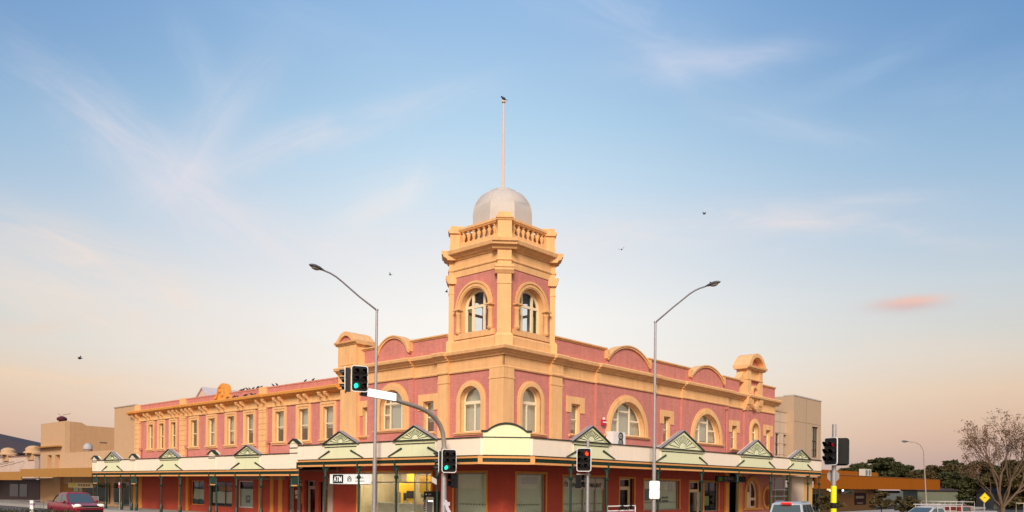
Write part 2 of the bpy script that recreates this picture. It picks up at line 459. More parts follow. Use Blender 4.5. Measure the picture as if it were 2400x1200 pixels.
def window_set(parent, f, cu, hw, zb, zs, d, rise=None, rec=.22, arch=True, mull=(), trans=(), fr=.07, frm=CREAMW, curtain_or_tone=CURT, cdrop=1.0, gl=WGLASS, reflect=None, n=20, name='window'):
    """sash joinery set back rec behind the wall face, glass and curtain behind it"""
    if arch:
        o = arch_pts(cu, hw, zb, zs, n, rise); rr = (rise if rise is not None else hw)
        i = arch_pts(cu, hw-fr, zb+fr, zs, n, rr-fr)
    else:
        o = rect(cu-hw, cu+hw, zb, zs); i = rect(cu-hw+fr, cu+hw-fr, zb+fr, zs-fr)
    m = MB(); m.band(f, o, i, d-rec-.06, d-rec)
    m.box(f, cu-hw+fr, cu+hw-fr, d-rec-.059, d-rec-.002, zb+.001, zb+fr)
    def top(u):
        if not arch: return zs-fr
        r = hw-fr; x = min(abs(u-cu)/r, .999); return zs+(rr-fr)*math.sqrt(1-x*x)
    for u, w, z0, z1 in mull:
        m.box(f, u-w/2, u+w/2, d-rec-.055, d-rec+.012, zb+fr if z0 is None else z0, (top(u)+.01) if z1 is None else z1)
    for z, w, u0, u1 in trans:
        m.box(f, cu-hw+fr*.6 if u0 is None else u0, cu+hw-fr*.6 if u1 is None else u1, d-rec-.05, d-rec+.016, z-w/2, z+w/2)
    w_ = m.build(name, frm, parent)
    MB().sheet(f, i, d=d-rec-.035).build('pane', gl, w_)
    if curtain_or_tone:
        zt = (zs+rr if arch else zs)
        MB().box(f, cu-hw-.1, cu+hw+.1, d-rec-.24, d-rec-.22, zt-(zt-zb)*cdrop-.05, zt+.1).build('curtain_or_tone', curtain_or_tone, w_)  # mostly a real curtain; terrace panes use it as painted reflection tone
    return w_


def surround(w_, f, cu, hw_o, hw_i, zb, zs, d, mt=GOLD, steps=((0, .06), (.35, .11)), n=24, rise_o=None, rise_i=None):
    m = MB()
    for fr_, dd in steps:
        h = hw_o-(hw_o-hw_i)*fr_ if fr_ < .5 else hw_i+(hw_o-hw_i)*(1-fr_)
        ro = (rise_o if rise_o else hw_o); ri = (rise_i if rise_i else hw_i)
        m.band(f, arch_pts(cu, hw_o-(hw_o-hw_i)*fr_, zb, zs, n, ro-(ro-ri)*fr_), arch_pts(cu, hw_i, zb, zs, n, ri), d-.02-.003*fr_, d+dd)
    return m.build('surround', mt, w_, smooth=35)


def sill(w_, f, u0, u1, z, d, h=.14, p=.16, mt=GOLD):
    m = MB(); m.profile(f, [(d-.1, z), (d+p, z), (d+p, z-h*.45), (d+p*.6, z-h*.5), (d+p*.55, z-h), (d-.1, z-h)], u0, u1)
    return m.build('sill', mt, w_)


# --- wall segments: (frame, u0, u1, d, holes)
DB = .15
segs = [
    (FR, 0, 7.84, 0, [arch_pts(2.15, .78, 5.05, 6.68, 20), rect(5.62, 6.45, 5.15, 6.86)]),
    (FR, 7.84, 14.37, DB, [arch_pts(11.1, 1.9, 5.36, 5.5, 28)]),
    (FR, 14.37, 17.74, 0, [rect(15.55, 16.4, 5.15, 6.88)]),
    (FR, 17.74, 24.38, DB, [arch_pts(21.15, 1.9, 5.36, 5.5, 28)]),
    (FR, 24.38, 27.19, 0, [rect(25.3, 26.12, 5.05, 6.88)]),
    (FR, 27.19, 32.6, DB, [arch_pts(28.9, .62, 5.15, 6.65, 18), rect(30.9, 31.75, 5.15, 6.86)]),
    (FL, 0, 6.8, 0, [arch_pts(2.3, .78, 5.05, 6.68, 20), rect(5.2, 6.05, 5.15, 6.86)]),
    (FL, 6.8, 10.94, DB, [arch_pts(8.6, 1.08, 5.42, 6.62, 22)]),
    (FL, 10.94, 13.6, 0, [rect(10.98, 11.55, 5.15, 6.9)]),
]
m = MB(); mrv = MB()
for f, u0, u1, d, hs in segs:
    m.sheet(f, rect(u0, u1, 3.5, Z_CO-.05), hs, d, .34, mrv)
    if d: m.add([f(u0, 0, 3.5), f(u0, d, 3.5), f(u0, d, Z_CO-.05), f(u0, 0, Z_CO-.05), f(u1, 0, 3.5), f(u1, d, 3.5), f(u1, d, Z_CO-.05), f(u1, 0, Z_CO-.05)], [(0, 1, 2, 3), (4, 5, 6, 7)])
# end walls and back walls
for a, bb in (((32.6, 0), (32.6, 11)), ((32.6, 11), (11, 11)), ((11, 11), (11, 13.6)), ((11, 13.6), (0, 13.6))):
    p, q = P(*a), P(*bb)
    m.add([p, q, q+UP*10.2, p+UP*10.2], [(0, 1, 2, 3)])
m.build('upper_wall', PINK, CB); mrv.build('window_reveals', GOLD, CB)['kind'] = 'stuff'
# roof deck, floor between storeys
m = MB()
fp = [P(.3, .3), P(32.4, .3), P(32.4, 10.9), P(11, 10.9), P(11, 13.5), P(.3, 13.5)]
k = len(fp)
m.add([p+UP*9.25 for p in fp], [tuple(range(k))])
m.build('roof', ROOFG, CB, recalc=False)
fp = [P(.02, .02), P(32.5, .02), P(32.5, 10.9), P(11, 10.9), P(11, 13.5), P(.02, 13.5)]
MB().add([p+UP*3.62 for p in fp], [tuple(range(k))]).build('upper_floor', SOFFIT, CB, recalc=False)
# dark room shell behind the upper windows
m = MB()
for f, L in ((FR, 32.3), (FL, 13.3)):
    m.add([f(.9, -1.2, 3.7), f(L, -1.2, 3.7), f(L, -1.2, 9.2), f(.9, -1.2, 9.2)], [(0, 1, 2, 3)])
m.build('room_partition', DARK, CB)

# --- frieze, cornice, string lines (gold), broken round every projecting bay
CORN = lambda d: [(d-.05, 8.90), (d+.10, 8.90), (d+.12, 9.0), (d+.24, 9.04), (d+.26, 9.12), (d+.42, 9.16), (d+.45, 9.30), (d+.40, 9.36), (d-.05, 9.40)]
runs = [(FR, -.001, 3.66, .02), (FR, 3.66, 4.68, .17), (FR, 4.68, 7.80, .02), (FR, 7.80, 14.41, DB+.02), (FR, 14.41, 17.70, .02), (FR, 17.70, 24.42, DB+.02), (FR, 24.42, 27.15, .02),
        (FR, 27.15, 32.62, DB+.02),
        (FL, -.001, 3.90, .02), (FL, 3.90, 4.78, .17), (FL, 4.78, 6.76, .02), (FL, 6.76, 10.98, DB+.02), (FL, 10.98, 11.7, .02)]
m = MB(); mf = MB()
for f, u0, u1, d in runs:
    a0, a1 = u0, u1
    if d > .1: a0, a1 = u0-.03, u1+.03
    m.profile(f, CORN(d), 0 if u0 < 0 else a0, a1+(.42 if u1 == 32.62 else 0), -1 if u0 < 0 else 0)
    mf.box(f, -d-.02 if u0 < 0 else u0, u1, -.04, d+.02, Z_FR+.12, 8.905)
    mf.profile(f, [(-.04, Z_FR), (d+.06, Z_FR), (d+.08, Z_FR+.07), (d+.05, Z_FR+.125), (-.04, Z_FR+.125)], 0 if u0 < 0 else u0-.001, u1+.001, -1 if u0 < 0 else 0)
m.build('cornice', GOLD, CB, smooth=25)
mf.build('frieze', GOLD, CB)
# --- corner pier and bay piers below the frieze
for grp in (((FR, -.09, .72, .09), (FL, -.088, .92, .088)), ((FR, 3.70, 4.64, .16),), ((FL, 3.94, 4.74, .16),)):
    m = MB()
    for f, a, c, d in grp:
        m.box(f, a, c, -.05, d, 3.6, Z_FR); m.box(f, a-.03, c+.03, -.05, d+.027, 7.72, 7.80)
    m.build('pier', GOLD, CB)
# --- parapet with segmental gables
def seg_arc(cu, hw, z0, zt, n=24):
    r = (hw*hw+(zt-z0)**2)/(2*(zt-z0)); zc = zt-r; a = math.asin(hw/r)
    return [(cu+r*math.sin(-a+2*a*i/n), zc+r*math.cos(-a+2*a*i/n)) for i in range(n+1)]
par = [(FR, 3.9, 8.95, .05, None), (FR, 8.95, 13.45, DB, (11.2, 2.2)), (FR, 13.45, 18.85, .05, None), (FR, 18.85, 23.55, DB, (21.2, 2.3)), (FR, 23.55, 26.4, .05, None), (FR, 29.6, 32.6, DB, None),
       (FL, 4.1, 7.15, .05, None), (FL, 7.15, 9.95, DB, (8.55, 1.36)), (FL, 9.95, 12.3, .05, None)]
for f, u0, u1, d, a in par:
    m = MB(); mc = MB()
    if a:
        arc = seg_arc(a[0], a[1], 9.86, 10.72)
        poly = [(u0, 9.32), (u0, 9.9)]+arc+[(u1, 9.9), (u1, 9.32)]
        m.prism(f, poly, -.3, d)
        outer = seg_arc(a[0], a[1]+.10, 9.84, 10.81); inner = seg_arc(a[0], a[1]-.05, 9.82, 10.68)
        mc.band(f, outer, inner, -.34, d+.10)
        o2 = seg_arc(a[0], a[1]+.13, 9.90, 10.85); i2 = seg_arc(a[0], a[1]+.08, 9.86, 10.78)
        mc.band(f, o2, i2, -.36, d+.15)
        # little scrolled ends, standing against the level coping
        for s in (-1, 1):
            uu = a[0]+s*(a[1]+.10)
            mc.prism(f, [(uu-.12, 9.80), (uu, 9.70), (uu+.12, 9.80), (uu+.12, 10.28), (uu-.12, 10.28)], -.335, d+.12)
    else:
        m.box(f, u0, u1, -.3, d, 9.32, 10.30)
        mc.profile(f, [(-.34, 10.28), (d+.04, 10.28), (d+.07, 10.34), (d+.12, 10.36), (d+.12, 10.43), (-.34, 10.45)], u0, u1)
    m.build('parapet', PINK, CB); mc.build('coping', GOLD, CB, smooth=25)
# --- stepped crest at the far end of the side street front
cu = 28.35; m = MB(); mp = MB(); d = .42
for s in (-1, 1):
    u0, u1 = (cu-1.32, cu-.72) if s < 0 else (cu+.72, cu+1.32)
    m.box(FR, u0, u1, -.5, d, 9.0, 11.35)
    m.profile(FR, [(0, 8.15), (.22, 8.15), (.26, 8.25), (.30, 8.32), (.34, 8.45), (.36, 8.55), (.44, 8.62), (.50, 8.9), (.52, 9.3), (.44, 9.45), (0, 9.5)], u0+.02, u1-.02)
    m.box(FR, u0-.03, u1+.03, 0, d+.12, 9.25, 9.42)
m.box(FR, cu-.72, cu+.72, -.5, .28, 10.55, 11.35)
m.box(FR, cu-1.36, cu+1.36, -.54, d+.04, 10.50, 10.58)
m.prism(FR, [(cu-2.25, 10.3), (cu-2.2, 10.5), (cu-1.85, 10.62), (cu-1.55, 10.95), (cu-1.32, 11.15), (cu-1.32, 10.3)], -.4, .12)
m.prism(FR, [(cu+1.32, 10.3), (cu+1.32, 10.85), (cu+1.55, 10.6), (cu+1.7, 10.3)], -.4, .12)
m.profile(FR, [(-.6, 11.30), (d+.08, 11.30), (d+.12, 11.38), (d+.25, 11.42), (d+.28, 11.55), (-.7, 11.58)], cu-1.62, cu+1.62)
ro = [(cu-1.62, 11.55), (cu-1.45, 11.68), (cu-1.2, 12.0), (cu-.8, 12.36), (cu-.35, 12.54), (cu, 12.58), (cu+.35, 12.54), (cu+.8, 12.36), (cu+1.2, 12.0), (cu+1.45, 11.68), (cu+1.62, 11.55)]
ri = [(cu-1.05, 11.57), (cu-.98, 11.72), (cu-.82, 11.95), (cu-.55, 12.15), (cu-.25, 12.26), (cu, 12.28), (cu+.25, 12.26), (cu+.55, 12.15), (cu+.82, 11.95), (cu+.98, 11.72), (cu+1.05, 11.57)]
m.band(FR, ro, ri, -.7, d+.22)
m.band(FR, arch_pts(cu, .52, 9.3, 9.6, 16, .52), arch_pts(cu, .34, 9.3, 9.6, 16, .34), .2, .46)
m.band(FR, [(u, 2*9.3-z) for u, z in arch_pts(cu, .52, 9.3, 9.6, 16, .72)], [(u, 2*9.3-z) for u, z in arch_pts(cu, .34, 9.3, 9.6, 16, .5)], .2, .459)
m.build('crest', GOLD, CB, smooth=25)
mp.box(FR, cu-.72, cu+.72, -.4, .24, 8.3, 10.52); mp.prism(FR, ri, -.6, .2)
mp.build('crest_panel', PINK, CB)
# --- pedestal block at the left end
m = MB(); f = FL; d = .42
m.box(f, 11.75, 13.55, -.9, d, 9.05, 10.75); m.box(f, 11.98, 13.32, d, d+.04, 9.5, 10.0)
m.box(f, 11.75, 13.55, -.04, d-.02, 8.3, 9.06); m.box(f, 11.85, 13.45, -.04, .3, 3.6, 8.3); m.box(f, 11.78, 13.52, -.04, .36, 8.1, 8.2)
m.profile(f, CORN(.28), 11.68, 13.62)
m.profile(f, [(-1.0, 10.72), (d+.05, 10.72), (d+.08, 10.80), (d+.2, 10.84), (d+.22, 10.93), (-1.05, 10.96)], 11.58, 13.72)
hump = [(11.58, 10.94), (11.75, 11.02), (11.95, 11.2), (12.2, 11.42), (12.45, 11.52), (12.65, 11.55), (12.85, 11.52), (13.1, 11.42), (13.35, 11.2), (13.55, 11.02), (13.72, 10.94)]
hin = [(12.0, 10.95), (12.1, 11.02), (12.22, 11.13), (12.36, 11.22), (12.5, 11.27), (12.65, 11.29), (12.8, 11.27), (12.94, 11.22), (13.08, 11.13), (13.2, 11.02), (13.3, 10.95)]
m.band(f, hump, hin, -1.0, d+.16)
m.prism(f, [(11.75, 9.4), (11.75, 10.55), (11.62, 10.35), (11.35, 10.1), (11.3, 9.4)], -.3, .16)
m.prism(f, [(13.55, 9.4), (13.55, 10.1), (13.85, 9.9), (13.9, 9.4)], -.3, .16)
m.build('end_pedestal', GOLD, CB, smooth=25)
MB().prism(f, hin, -.9, d+.02).build('pedestal_tympanum', PINK, CB)

# --- upper windows
def small_window(f, cu, d, hw=.42, zb=5.15, zt=6.87):
    w = window_set(CB, f, cu, hw, zb, zt, d, arch=False, trans=[(6.0, .05, None, None)], fr=.06, curtain_or_tone=BLIND, cdrop=.62 if cu % 2 > 1 else .8)
    m = MB(); hl = .84
    m.box(f, cu-hl, cu+hl, d-.02, d+.05, zt, zt+.4)
    m.box(f, cu-hl, cu-hw, d-.02, d+.049, zt-.5, zt); m.box(f, cu+hw, cu+hl, d-.02, d+.049, zt-.5, zt)
    m.build('lintel', GOLD, w)
    sill(w, f, cu-.62, cu+.62, zb, d)
for f, cu, d, hw in ((FR, 6.035, 0, .415), (FR, 15.975, 0, .425), (FR, 25.71, 0, .41), (FR, 31.325, DB, .425), (FL, 5.625, 0, .425), (FL, 11.265, 0, .285)):
    small_window(f, cu, d, hw)
for f, cu in ((FR, 2.15), (FL, 2.3)):
    w = window_set(CB, f, cu, .78, 5.05, 6.68, 0, mull=[(cu-.02, .07, None, 6.55)], trans=[(6.62, .16, None, None)], rec=.26)
    surround(w, f, cu, 1.08, .78, 5.0, 6.68, 0); sill(w, f, cu-1.2, cu+1.2, 5.02, 0)
    MB().box(f, cu-.7, cu-.45, -.62, -.58, 5.1, 5.75).build('chair_back', DARK, w)
w = window_set(CB, FL, 8.6, 1.08, 5.42, 6.62, DB, mull=[(8.6+.48, .08, None, None), (8.6-.55, .08, None, None)], trans=[(6.95, .10, None, None), (6.3, .07, 9.08, None), (6.3, .07, None, 8.05)], rec=.26)
surround(w, FL, 8.6, 1.5, 1.08, 5.36, 6.62, DB); sill(w, FL, 6.95, 10.25, 5.38, DB)
for cu, cd in ((11.1, 1.0), (21.15, .9)):
    w = window_set(CB, FR, cu, 1.9, 5.36, 5.5, DB, mull=[(cu-.62, .12, None, None), (cu+.62, .12, None, None)], trans=[(6.82, .10, cu-.68, cu+.68), (6.28, .1, None, cu-.6), (6.28, .1, cu+.6, None)], rec=.28, n=28, cdrop=cd)
    surround(w, FR, cu, 2.32, 1.9, 5.30, 5.5, DB, n=32); sill(w, FR, cu-2.45, cu+2.45, 5.34, DB)
w = window_set(CB, FR, 28.9, .62, 5.15, 6.65, DB, mull=[], trans=[(6.55, .10, None, None)], rec=.26)
surround(w, FR, 28.9, .96, .62, 5.1, 6.65, DB); sill(w, FR, 27.85, 29.95, 5.12, DB)
m = MB(); m.path([FR(23.85+.2, .22, 8.15), FR(24.05, .22, 8.0), FR(24.05, .22, 4.6)], .06, 8); m.box(FR, 23.9, 24.2, .16, .32, 7.95, 8.15)
m.build('downpipe', PINK, CB)
# ------------------------------------------------------------------ tower
T = 4.2
FRb = F(P(0, T), eR, eL); FLb = F(P(T, 0), eL, eR)
TW = (FR, FL, FRb, FLb)
m = MB(); mrv = MB()
TS, TR = 11.62, 1.0
for f in TW:
    mg = MB()
    m.sheet(f, rect(.42, T-.42, 9.9, 13.45), [arch_pts(2.1, TR, 10.3, TS, 28)], 0, .42, mrv)
    mg.box(f, .42, T-.42, -.02, .03, 13.43, 14.35); mg.box(f, .42, T-.42, -.02, .037, 13.38, 13.43)
    mg.profile(f, [(-.02, 13.74), (.07, 13.74), (.09, 13.80), (.04, 13.86), (-.02, 13.86)], .42, T-.42)
    mg.build('tower_band', GOLD, CB, smooth=25); mg = MB()
    mg.profile(f, [(-.1, 9.3), (.12, 9.3), (.12, 9.86), (.06, 9.93), (.02, 10.0), (-.1, 10.0)], .5, T-.5)
    mg.box(f, .62, T-.62, -.42, .10, 10.0, 10.30); mg.build('tower_plinth', GOLD, CB); mg = MB()
    mg.profile(f, [(-.2, 14.28), (.08, 14.28), (.12, 14.36), (.22, 14.40), (.30, 14.52), (.44, 14.56), (.48, 14.74), (.44, 14.80), (-.2, 14.86)], .84, T-.84, -1, 1)
    mg.build('tower_cornice', GOLD, CB, smooth=25)
m.build('tower_wall', PINK, CB); mrv.build('tower_reveals', GOLD, CB)['kind'] = 'stuff'
MB().add([P(.1, .1)+UP*14.82, P(T-.1, .1)+UP*14.82, P(T-.1, T-.1)+UP*14.82, P(.1, T-.1)+UP*14.82], [(0, 1, 2, 3)]).build('tower_roof', ROOFG, CB, recalc=False)
m = MB(); m.add([P(.1, .1)+UP*14.2, P(T-.1, .1)+UP*14.2, P(T-.1, T-.1)+UP*14.2, P(.1, T-.1)+UP*14.2], [(0, 1, 2, 3)])
m.build('tower_ceiling', SOFFIT, CB, recalc=False); m = MB()
m.add([P(.1, .1)+UP*9.95, P(T-.1, .1)+UP*9.95, P(T-.1, T-.1)+UP*9.95, P(.1, T-.1)+UP*9.95], [(0, 1, 2, 3)])
m.build('tower_floor', SOFFIT, CB, recalc=False)
for f in TW:
    cu = 2.1; hw = TR-.02
    m = MB(); o = arch_pts(cu, TR, 10.3, TS, 28); i = arch_pts(cu, TR-.17, 10.42, TS, 28); dd = -.30
    m.band(f, o, i, dd-.08, dd); m.box(f, cu-TR+.14, cu+TR-.14, dd-.079, dd-.001, 10.301, 10.42)
    for s in (-1, 1):
        m.box(f, cu+s*.42-.075, cu+s*.42+.075, dd-.075, dd+.012, 10.42, TS+.72)
    m.box(f, cu-TR+.1, cu+TR-.1, dd-.07, dd+.006, TS+.02, TS+.16)
    m.box(f, cu-.36, cu-.31, dd-.05, dd-.01, 10.42, TS+.02); m.box(f, cu+.31, cu+.36, dd-.05, dd-.01, 10.42, TS+.02)
    w = m.build('tower_window', CREAMW, CB)
    MB().sheet(f, [(u, z) for u, z in [(cu-.36, 10.42), (cu-.36, TS+.78), (cu+.36, TS+.78), (cu+.36, 10.42)]], d=dd-.04).build('pane', glass('tower glass', (.9, .92, .92), .03), w)
    for s, gm in ((-1, GREENG if f in (FR, FRb) else PURPG), (1, GREENG if f in (FR, FRb) else PURPG)):
        zz = [(cu+s*.48, 10.42), (cu+s*.48, TS+.70), (cu+s*.62, TS+.60), (cu+s*.76, TS+.42), (cu+s*.86, TS), (cu+s*.86, 10.42)]
        MB().sheet(f, zz, d=dd-.04).build('side_light', gm, w)
    m = MB()
    for ro, ri, dd2 in ((1.36, 1.0, .07), (1.36, 1.24, .12), (1.16, 1.06, .10)):
        m.band(f, arch_pts(cu, ro, TS-.02, TS, 32)[1:-1], arch_pts(cu, ri, TS-.02, TS, 32)[1:-1], -.02, dd2)
    m.build('arch_moulding', GOLD, w, smooth=35)
    for s in (-1, 1):
        c = f(cu+s*1.18, .05, 0)
        m = MB(); m.lathe(c+UP*10.30, [(.02, -.02), (.13, .0), (.19, .10), (.19, .13), (.145, .16), (.14, 1.02), (.17, 1.06), (.17, 1.10), (.14, 1.13), (.19, 1.22), (.2, 1.26)], 14)
        m.box(f, cu+s*1.18-.24, cu+s*1.18+.24, -.04, .28, 11.54, 11.62)
        m.build('column', GOLD, w, smooth=40)
# square posts set diagonally on the four tower corners
for (a, c, e_, n_) in ((0, 0, (eL-eR), -(eL+eR)), (T, T, (eL-eR), (eL+eR)), (0, T, (eL+eR), (eL-eR)), (T, 0, (eL+eR), (eR-eL))):
    f = F(P(a, c), e_.normalized(), n_.normalized()); df = -.08
    h = .36; m = MB()
    m.box(f, -h, h, -.75, df, 9.9, 14.3)
    m.box(f, -h-.10, h+.10, -.8, df+.12, 9.3, 9.90); m.profile(f, [(-.8, 9.9), (df+.12, 9.9), (df+.02, 10.02), (-.8, 10.02)], -h-.05, h+.05)
    m.box(f, -h-.02, h+.02, -.75, df+.025, 12.54, 12.62)
    m.profile(f, [(-.8, 13.06), (df+.03, 13.06), (df+.10, 13.18), (df+.13, 13.22), (df+.13, 13.32), (df+.17, 13.36), (df+.17, 13.5), (-.8, 13.52)], -h-.13, h+.13)
    m.box(f, -h-.04, h+.04, -.75, df+.05, 13.74, 13.84)
    m.profile(f, [(-.8, 14.30), (df+.08, 14.30), (df+.13, 14.40), (df+.30, 14.48), (df+.32, 14.58), (df+.40, 14.62), (df+.42, 14.78), (-.8, 14.84)], -h-.28, h+.28)
    m.box(f, -h-.03, h+.03, -.85, df-.02, 14.84, 15.12); m.box(f, -h, h, -.82, df-.05, 15.12, 15.82)
    m.profile(f, [(-.9, 15.80), (df-.02, 15.80), (df+.02, 15.88), (df+.06, 15.90), (df+.06, 16.0), (-.9, 16.03)], -h-.09, h+.09)
    m.box(f, -h+.02, h-.02, -.8, df-.06, 16.02, 16.22)
    m.build('tower_post', GOLD, CB, smooth=25)
for f in TW:
    m = MB(); o_ = -.16
    m.box(f, .35, T-.35, o_-.22, o_, 14.84, 15.24); m.profile(f, [(o_-.26, 15.84), (o_+.03, 15.84), (o_+.06, 15.9), (o_+.09, 15.92), (o_+.09, 16.04), (o_-.28, 16.07)], .3, T-.3)
    m.box(f, .35, .78, o_-.2, o_-.01, 15.23, 15.85); m.box(f, T-.78, T-.35, o_-.2, o_-.01, 15.23, 15.85)
    ba = m.build('balustrade', GOLD, CB)
    MB().box(f, .5, T-.5, -.62, -.56, 14.86, 15.82).build('balustrade_backing', GOLDD, ba)
    for k in range(7):
        u = .96+k*(T-1.92)/6
        MB().lathe(f(u, o_-.11, 15.22), [(.10, 0), (.10, .06), (.05, .10), (.09, .22), (.125, .36), (.13, .42), (.06, .47), (.055, .50), (.10, .55), (.11, .63)], 10).build('baluster', GOLD, ba, smooth=40)
cd = P(2.1, 2.1)
prof = [(1.61, 14.85), (1.61, 16.62), (1.595, 16.9), (1.55, 17.15), (1.47, 17.40), (1.36, 17.61), (1.2, 17.83), (1.03, 18.0), (.84, 18.12), (.69, 18.19), (.69, 18.24), (.6, 18.30), (.3, 18.35), (.05, 18.37)]
m = MB(); m.lathe(cd, [(r*1.07, z) for r, z in prof], 8, a0=R_(22.5)); dm = m.build('dome', DOME, CB, smooth=40)
m = MB(); a0 = math.atan2(-1, 0)+R_(22.5)
for k in range(8):
    a = a0+k*math.pi/4; dr = Vector((math.cos(a), math.sin(a), 0))
    m.path([cd+dr*(r*1.07)+UP*z for r, z in prof[1:11]], .020, 6)
m.build('seam', DOME, dm)
m = MB(); m.path([cd+UP*18.34, cd+UP*20.5, cd+UP*23.15], [.075, .062, .045], 10); m.ell(cd+UP*23.2, (.12, .12, .08))
m.lathe(cd+UP*18.34, [(.16, 0), (.14, .06), (.09, .12)], 12)
m.build('flagpole', POLEP, CB, smooth=50)

# ================================================================== GROUND FLOOR of the corner building
def shopwall(parent, name, f, u0, u1, z0, z1, holes, mt, d=0, rev=.18):
    return MB().sheet(f, rect(u0, u1, z0, z1), [rect(*h) for h in holes], d, rev).build(name, mt, parent)


def shop_window(parent, f, u0, u1, z0, z1, frame=None, d=0, rec=.12, mull=(), trans=(), back=None, bd=.10, gl=SHOPG, fr=.07, name='shop_window'):
    m = MB(); m.band(f, [(u0, z0), (u0, z1), (u1, z1), (u1, z0), (u0, z0)], [(u0+fr, z0+fr), (u0+fr, z1-fr), (u1-fr, z1-fr), (u1-fr, z0+fr), (u0+fr, z0+fr)], d-rec-.06, d-rec)
    for u in mull: m.box(f, u-.03, u+.03, d-rec-.055, d-rec+.008, z0+fr*.9, z1-fr*.9)
    for z in trans: m.box(f, u0+fr*.9, u1-fr*.9, d-rec-.05, d-rec+.012, z-.035, z+.035)
    w = m.build(name, frame or GOLD, parent)
    MB().sheet(f, rect(u0+fr, u1-fr, z0+fr, z1-fr), d=d-rec-.03).build('pane', gl, w)
    if back: MB().sheet(f, rect(u0+.02, u1-.02, z0+.02, z1-.02), d=d-rec-bd).build('film_or_dark_back', back, w)  # frosted film in some windows; elsewhere a dark sheet for the unlit interior
    return w


def trim(parent, f, u0, u1, z0, z1, d=0, w=.11, p=.03, mt=None):
    m = MB(); m.band(f, [(u0-w, z0), (u0-w, z1+w), (u1+w, z1+w), (u1+w, z0)], [(u0, z0), (u0, z1), (u1, z1), (u1, z0)], d-.01, d+p)
    return m.build('opening_trim', mt or GOLDD, parent)


G1 = 3.62
Rh = [(1.05, 3.45, .7, 2.86), (5.02, 9.15, .7, 2.76), (10.55, 12.15, .05, 2.72), (13.3, 17.7, .7, 2.66), (19.05, 20.95, .05, 2.62), (21.15, 23.3, .5, 2.62)]
Lh = [(1.15, 3.55, .7, 2.88), (5.35, 12.0, .35, 2.92)]
shopwall(CB, 'shop_wall', FR, 0, 24.2, 0, G1, Rh, RED)
shopwall(CB, 'shop_wall', FL, 0, 12.0+.4, 0, G1, Lh, RED)
for f, hs in ((FR, Rh), (FL, Lh)):
    for h in hs: trim(CB, f, *h)
# window films and panes
w = shop_window(CB, FR, *Rh[0], back=FROST, frame=mat('dull aluminium', (.34, .30, .25), .5))
ALU = MATS['dull aluminium']
m = MB(); m.box(FR, 1.75, 3.0, -.20, -.185, 2.30, 2.66); m.build('notice_strip', mat('faded white sheet', (.62, .60, .57), .7), w)
w = shop_window(CB, FR, *Rh[1], back=FROST, frame=ALU, mull=(7.0, 8.2))
m = MB(); m.sheet(FR, rect(5.1, 9.07, 2.03, 2.66), d=-.135); m.build('sign_band', MATS['faded white sheet'], w, recalc=False)
w = shop_window(CB, FR, *Rh[3], back=FROST, frame=ALU, mull=(14.9,))
w2 = shop_window(CB, FR, *Rh[5], frame=ALU, back=None)
w = shop_window(CB, FL, *Lh[0], back=FROST, frame=ALU)
# rows of small dots on the films
for f, (u0, u1, z0, z1) in ((FR, Rh[0]), (FR, Rh[1]), (FL, Lh[0]), (FR, Rh[3])):
    m = MB(); k = int((u1-u0-.3)/.2)
    for i in range(k): m.sheet(f, rect(u0+.2+i*.2, u0+.27+i*.2, 1.18, 1.25), d=-.165)
    m.build('safety_dots', DARK, w, recalc=False)
def door(parent, f, u0, u1, z1, frame, pm=SHOPG, kick=True, zt=None, d=0, rec=.3, panes=1):
    zt = zt or z1-.5
    m = MB(); m.band(f, [(u0, .0), (u0, z1), (u1, z1), (u1, .0)], [(u0+.09, .0), (u0+.09, z1-.08), (u1-.09, z1-.08), (u1-.09, .0)], d-rec-.08, d-rec)
    m.box(f, u0+.09, u1-.09, d-rec-.075, d-rec-.005, zt, zt+.08)
    dr = m.build('door', frame, parent)
    uu = [(u0+.09+(u1-u0-.18)*i/panes, u0+.09+(u1-u0-.18)*(i+1)/panes) for i in range(panes)]
    for a, c in uu:
        m = MB(); m.band(f, [(a, .06), (a, zt), (c, zt), (c, .06), (a, .06)], [(a+.12, .3), (a+.12, zt-.13), (c-.12, zt-.13), (c-.12, .3), (a+.12, .3)], d-rec-.07, d-rec-.02)
        m.build('door_leaf', frame, dr); MB().sheet(f, rect(a+.12, c-.12, .3, zt-.13), d=d-rec-.045).build('pane', pm, dr)
    MB().sheet(f, rect(u0+.09, u1-.09, zt+.08, z1-.08), d=d-rec-.04).build('fanlight', pm, dr)
    m = MB(); m.path([f(u1-.28, d-rec+.03, .95), f(u1-.28, d-rec+.03, 1.25)], .015, 6); m.build('handle', CHROME, dr)
    return dr


door(CB, FR, 10.55, 12.15, 2.72, CREAMW, zt=2.15)
door(CB, FR, 19.05, 20.95, 2.62, CREAMW, zt=2.0, panes=1)
# gold pilaster and entrance recess, then the pink stretch with arched niche and oval
m = MB(); m.box(FR, 24.2, 24.75, -.1, .12, 0, G1); m.box(FR, 26.3, 26.9, -.1, .12, 0, G1); m.build('entry_pilaster', GOLDD, CB)
MB().box(FR, 24.75, 26.3, -.8, -.6, 0, G1).build('entry_door', mat('orange brown door', (.36, .12, .02), .5), CB)
ov = [(31.55+.62*math.cos(a*math.pi/14), 1.45+.72*math.sin(a*math.pi/14)) for a in range(28)]
na = arch_pts(28.85, 1.05, .62, 1.75, 20)
MB().sheet(FR, rect(26.9, 32.6, 0, G1), [na, ov], 0, .25).build('brick_wall', PINK, CB)
o = arch_pts(28.85, 1.38, .62, 1.75, 24); w = MB().band(FR, o, na if len(na) == len(o) else arch_pts(28.85, 1.05, .62, 1.75, 24), -.01, .08).build('niche_window', GOLDD, CB)
m = MB(); m.band(FR, arch_pts(28.85, 1.05, .62, 1.75, 20), arch_pts(28.85, .92, .72, 1.75, 20), -.24, -.18)
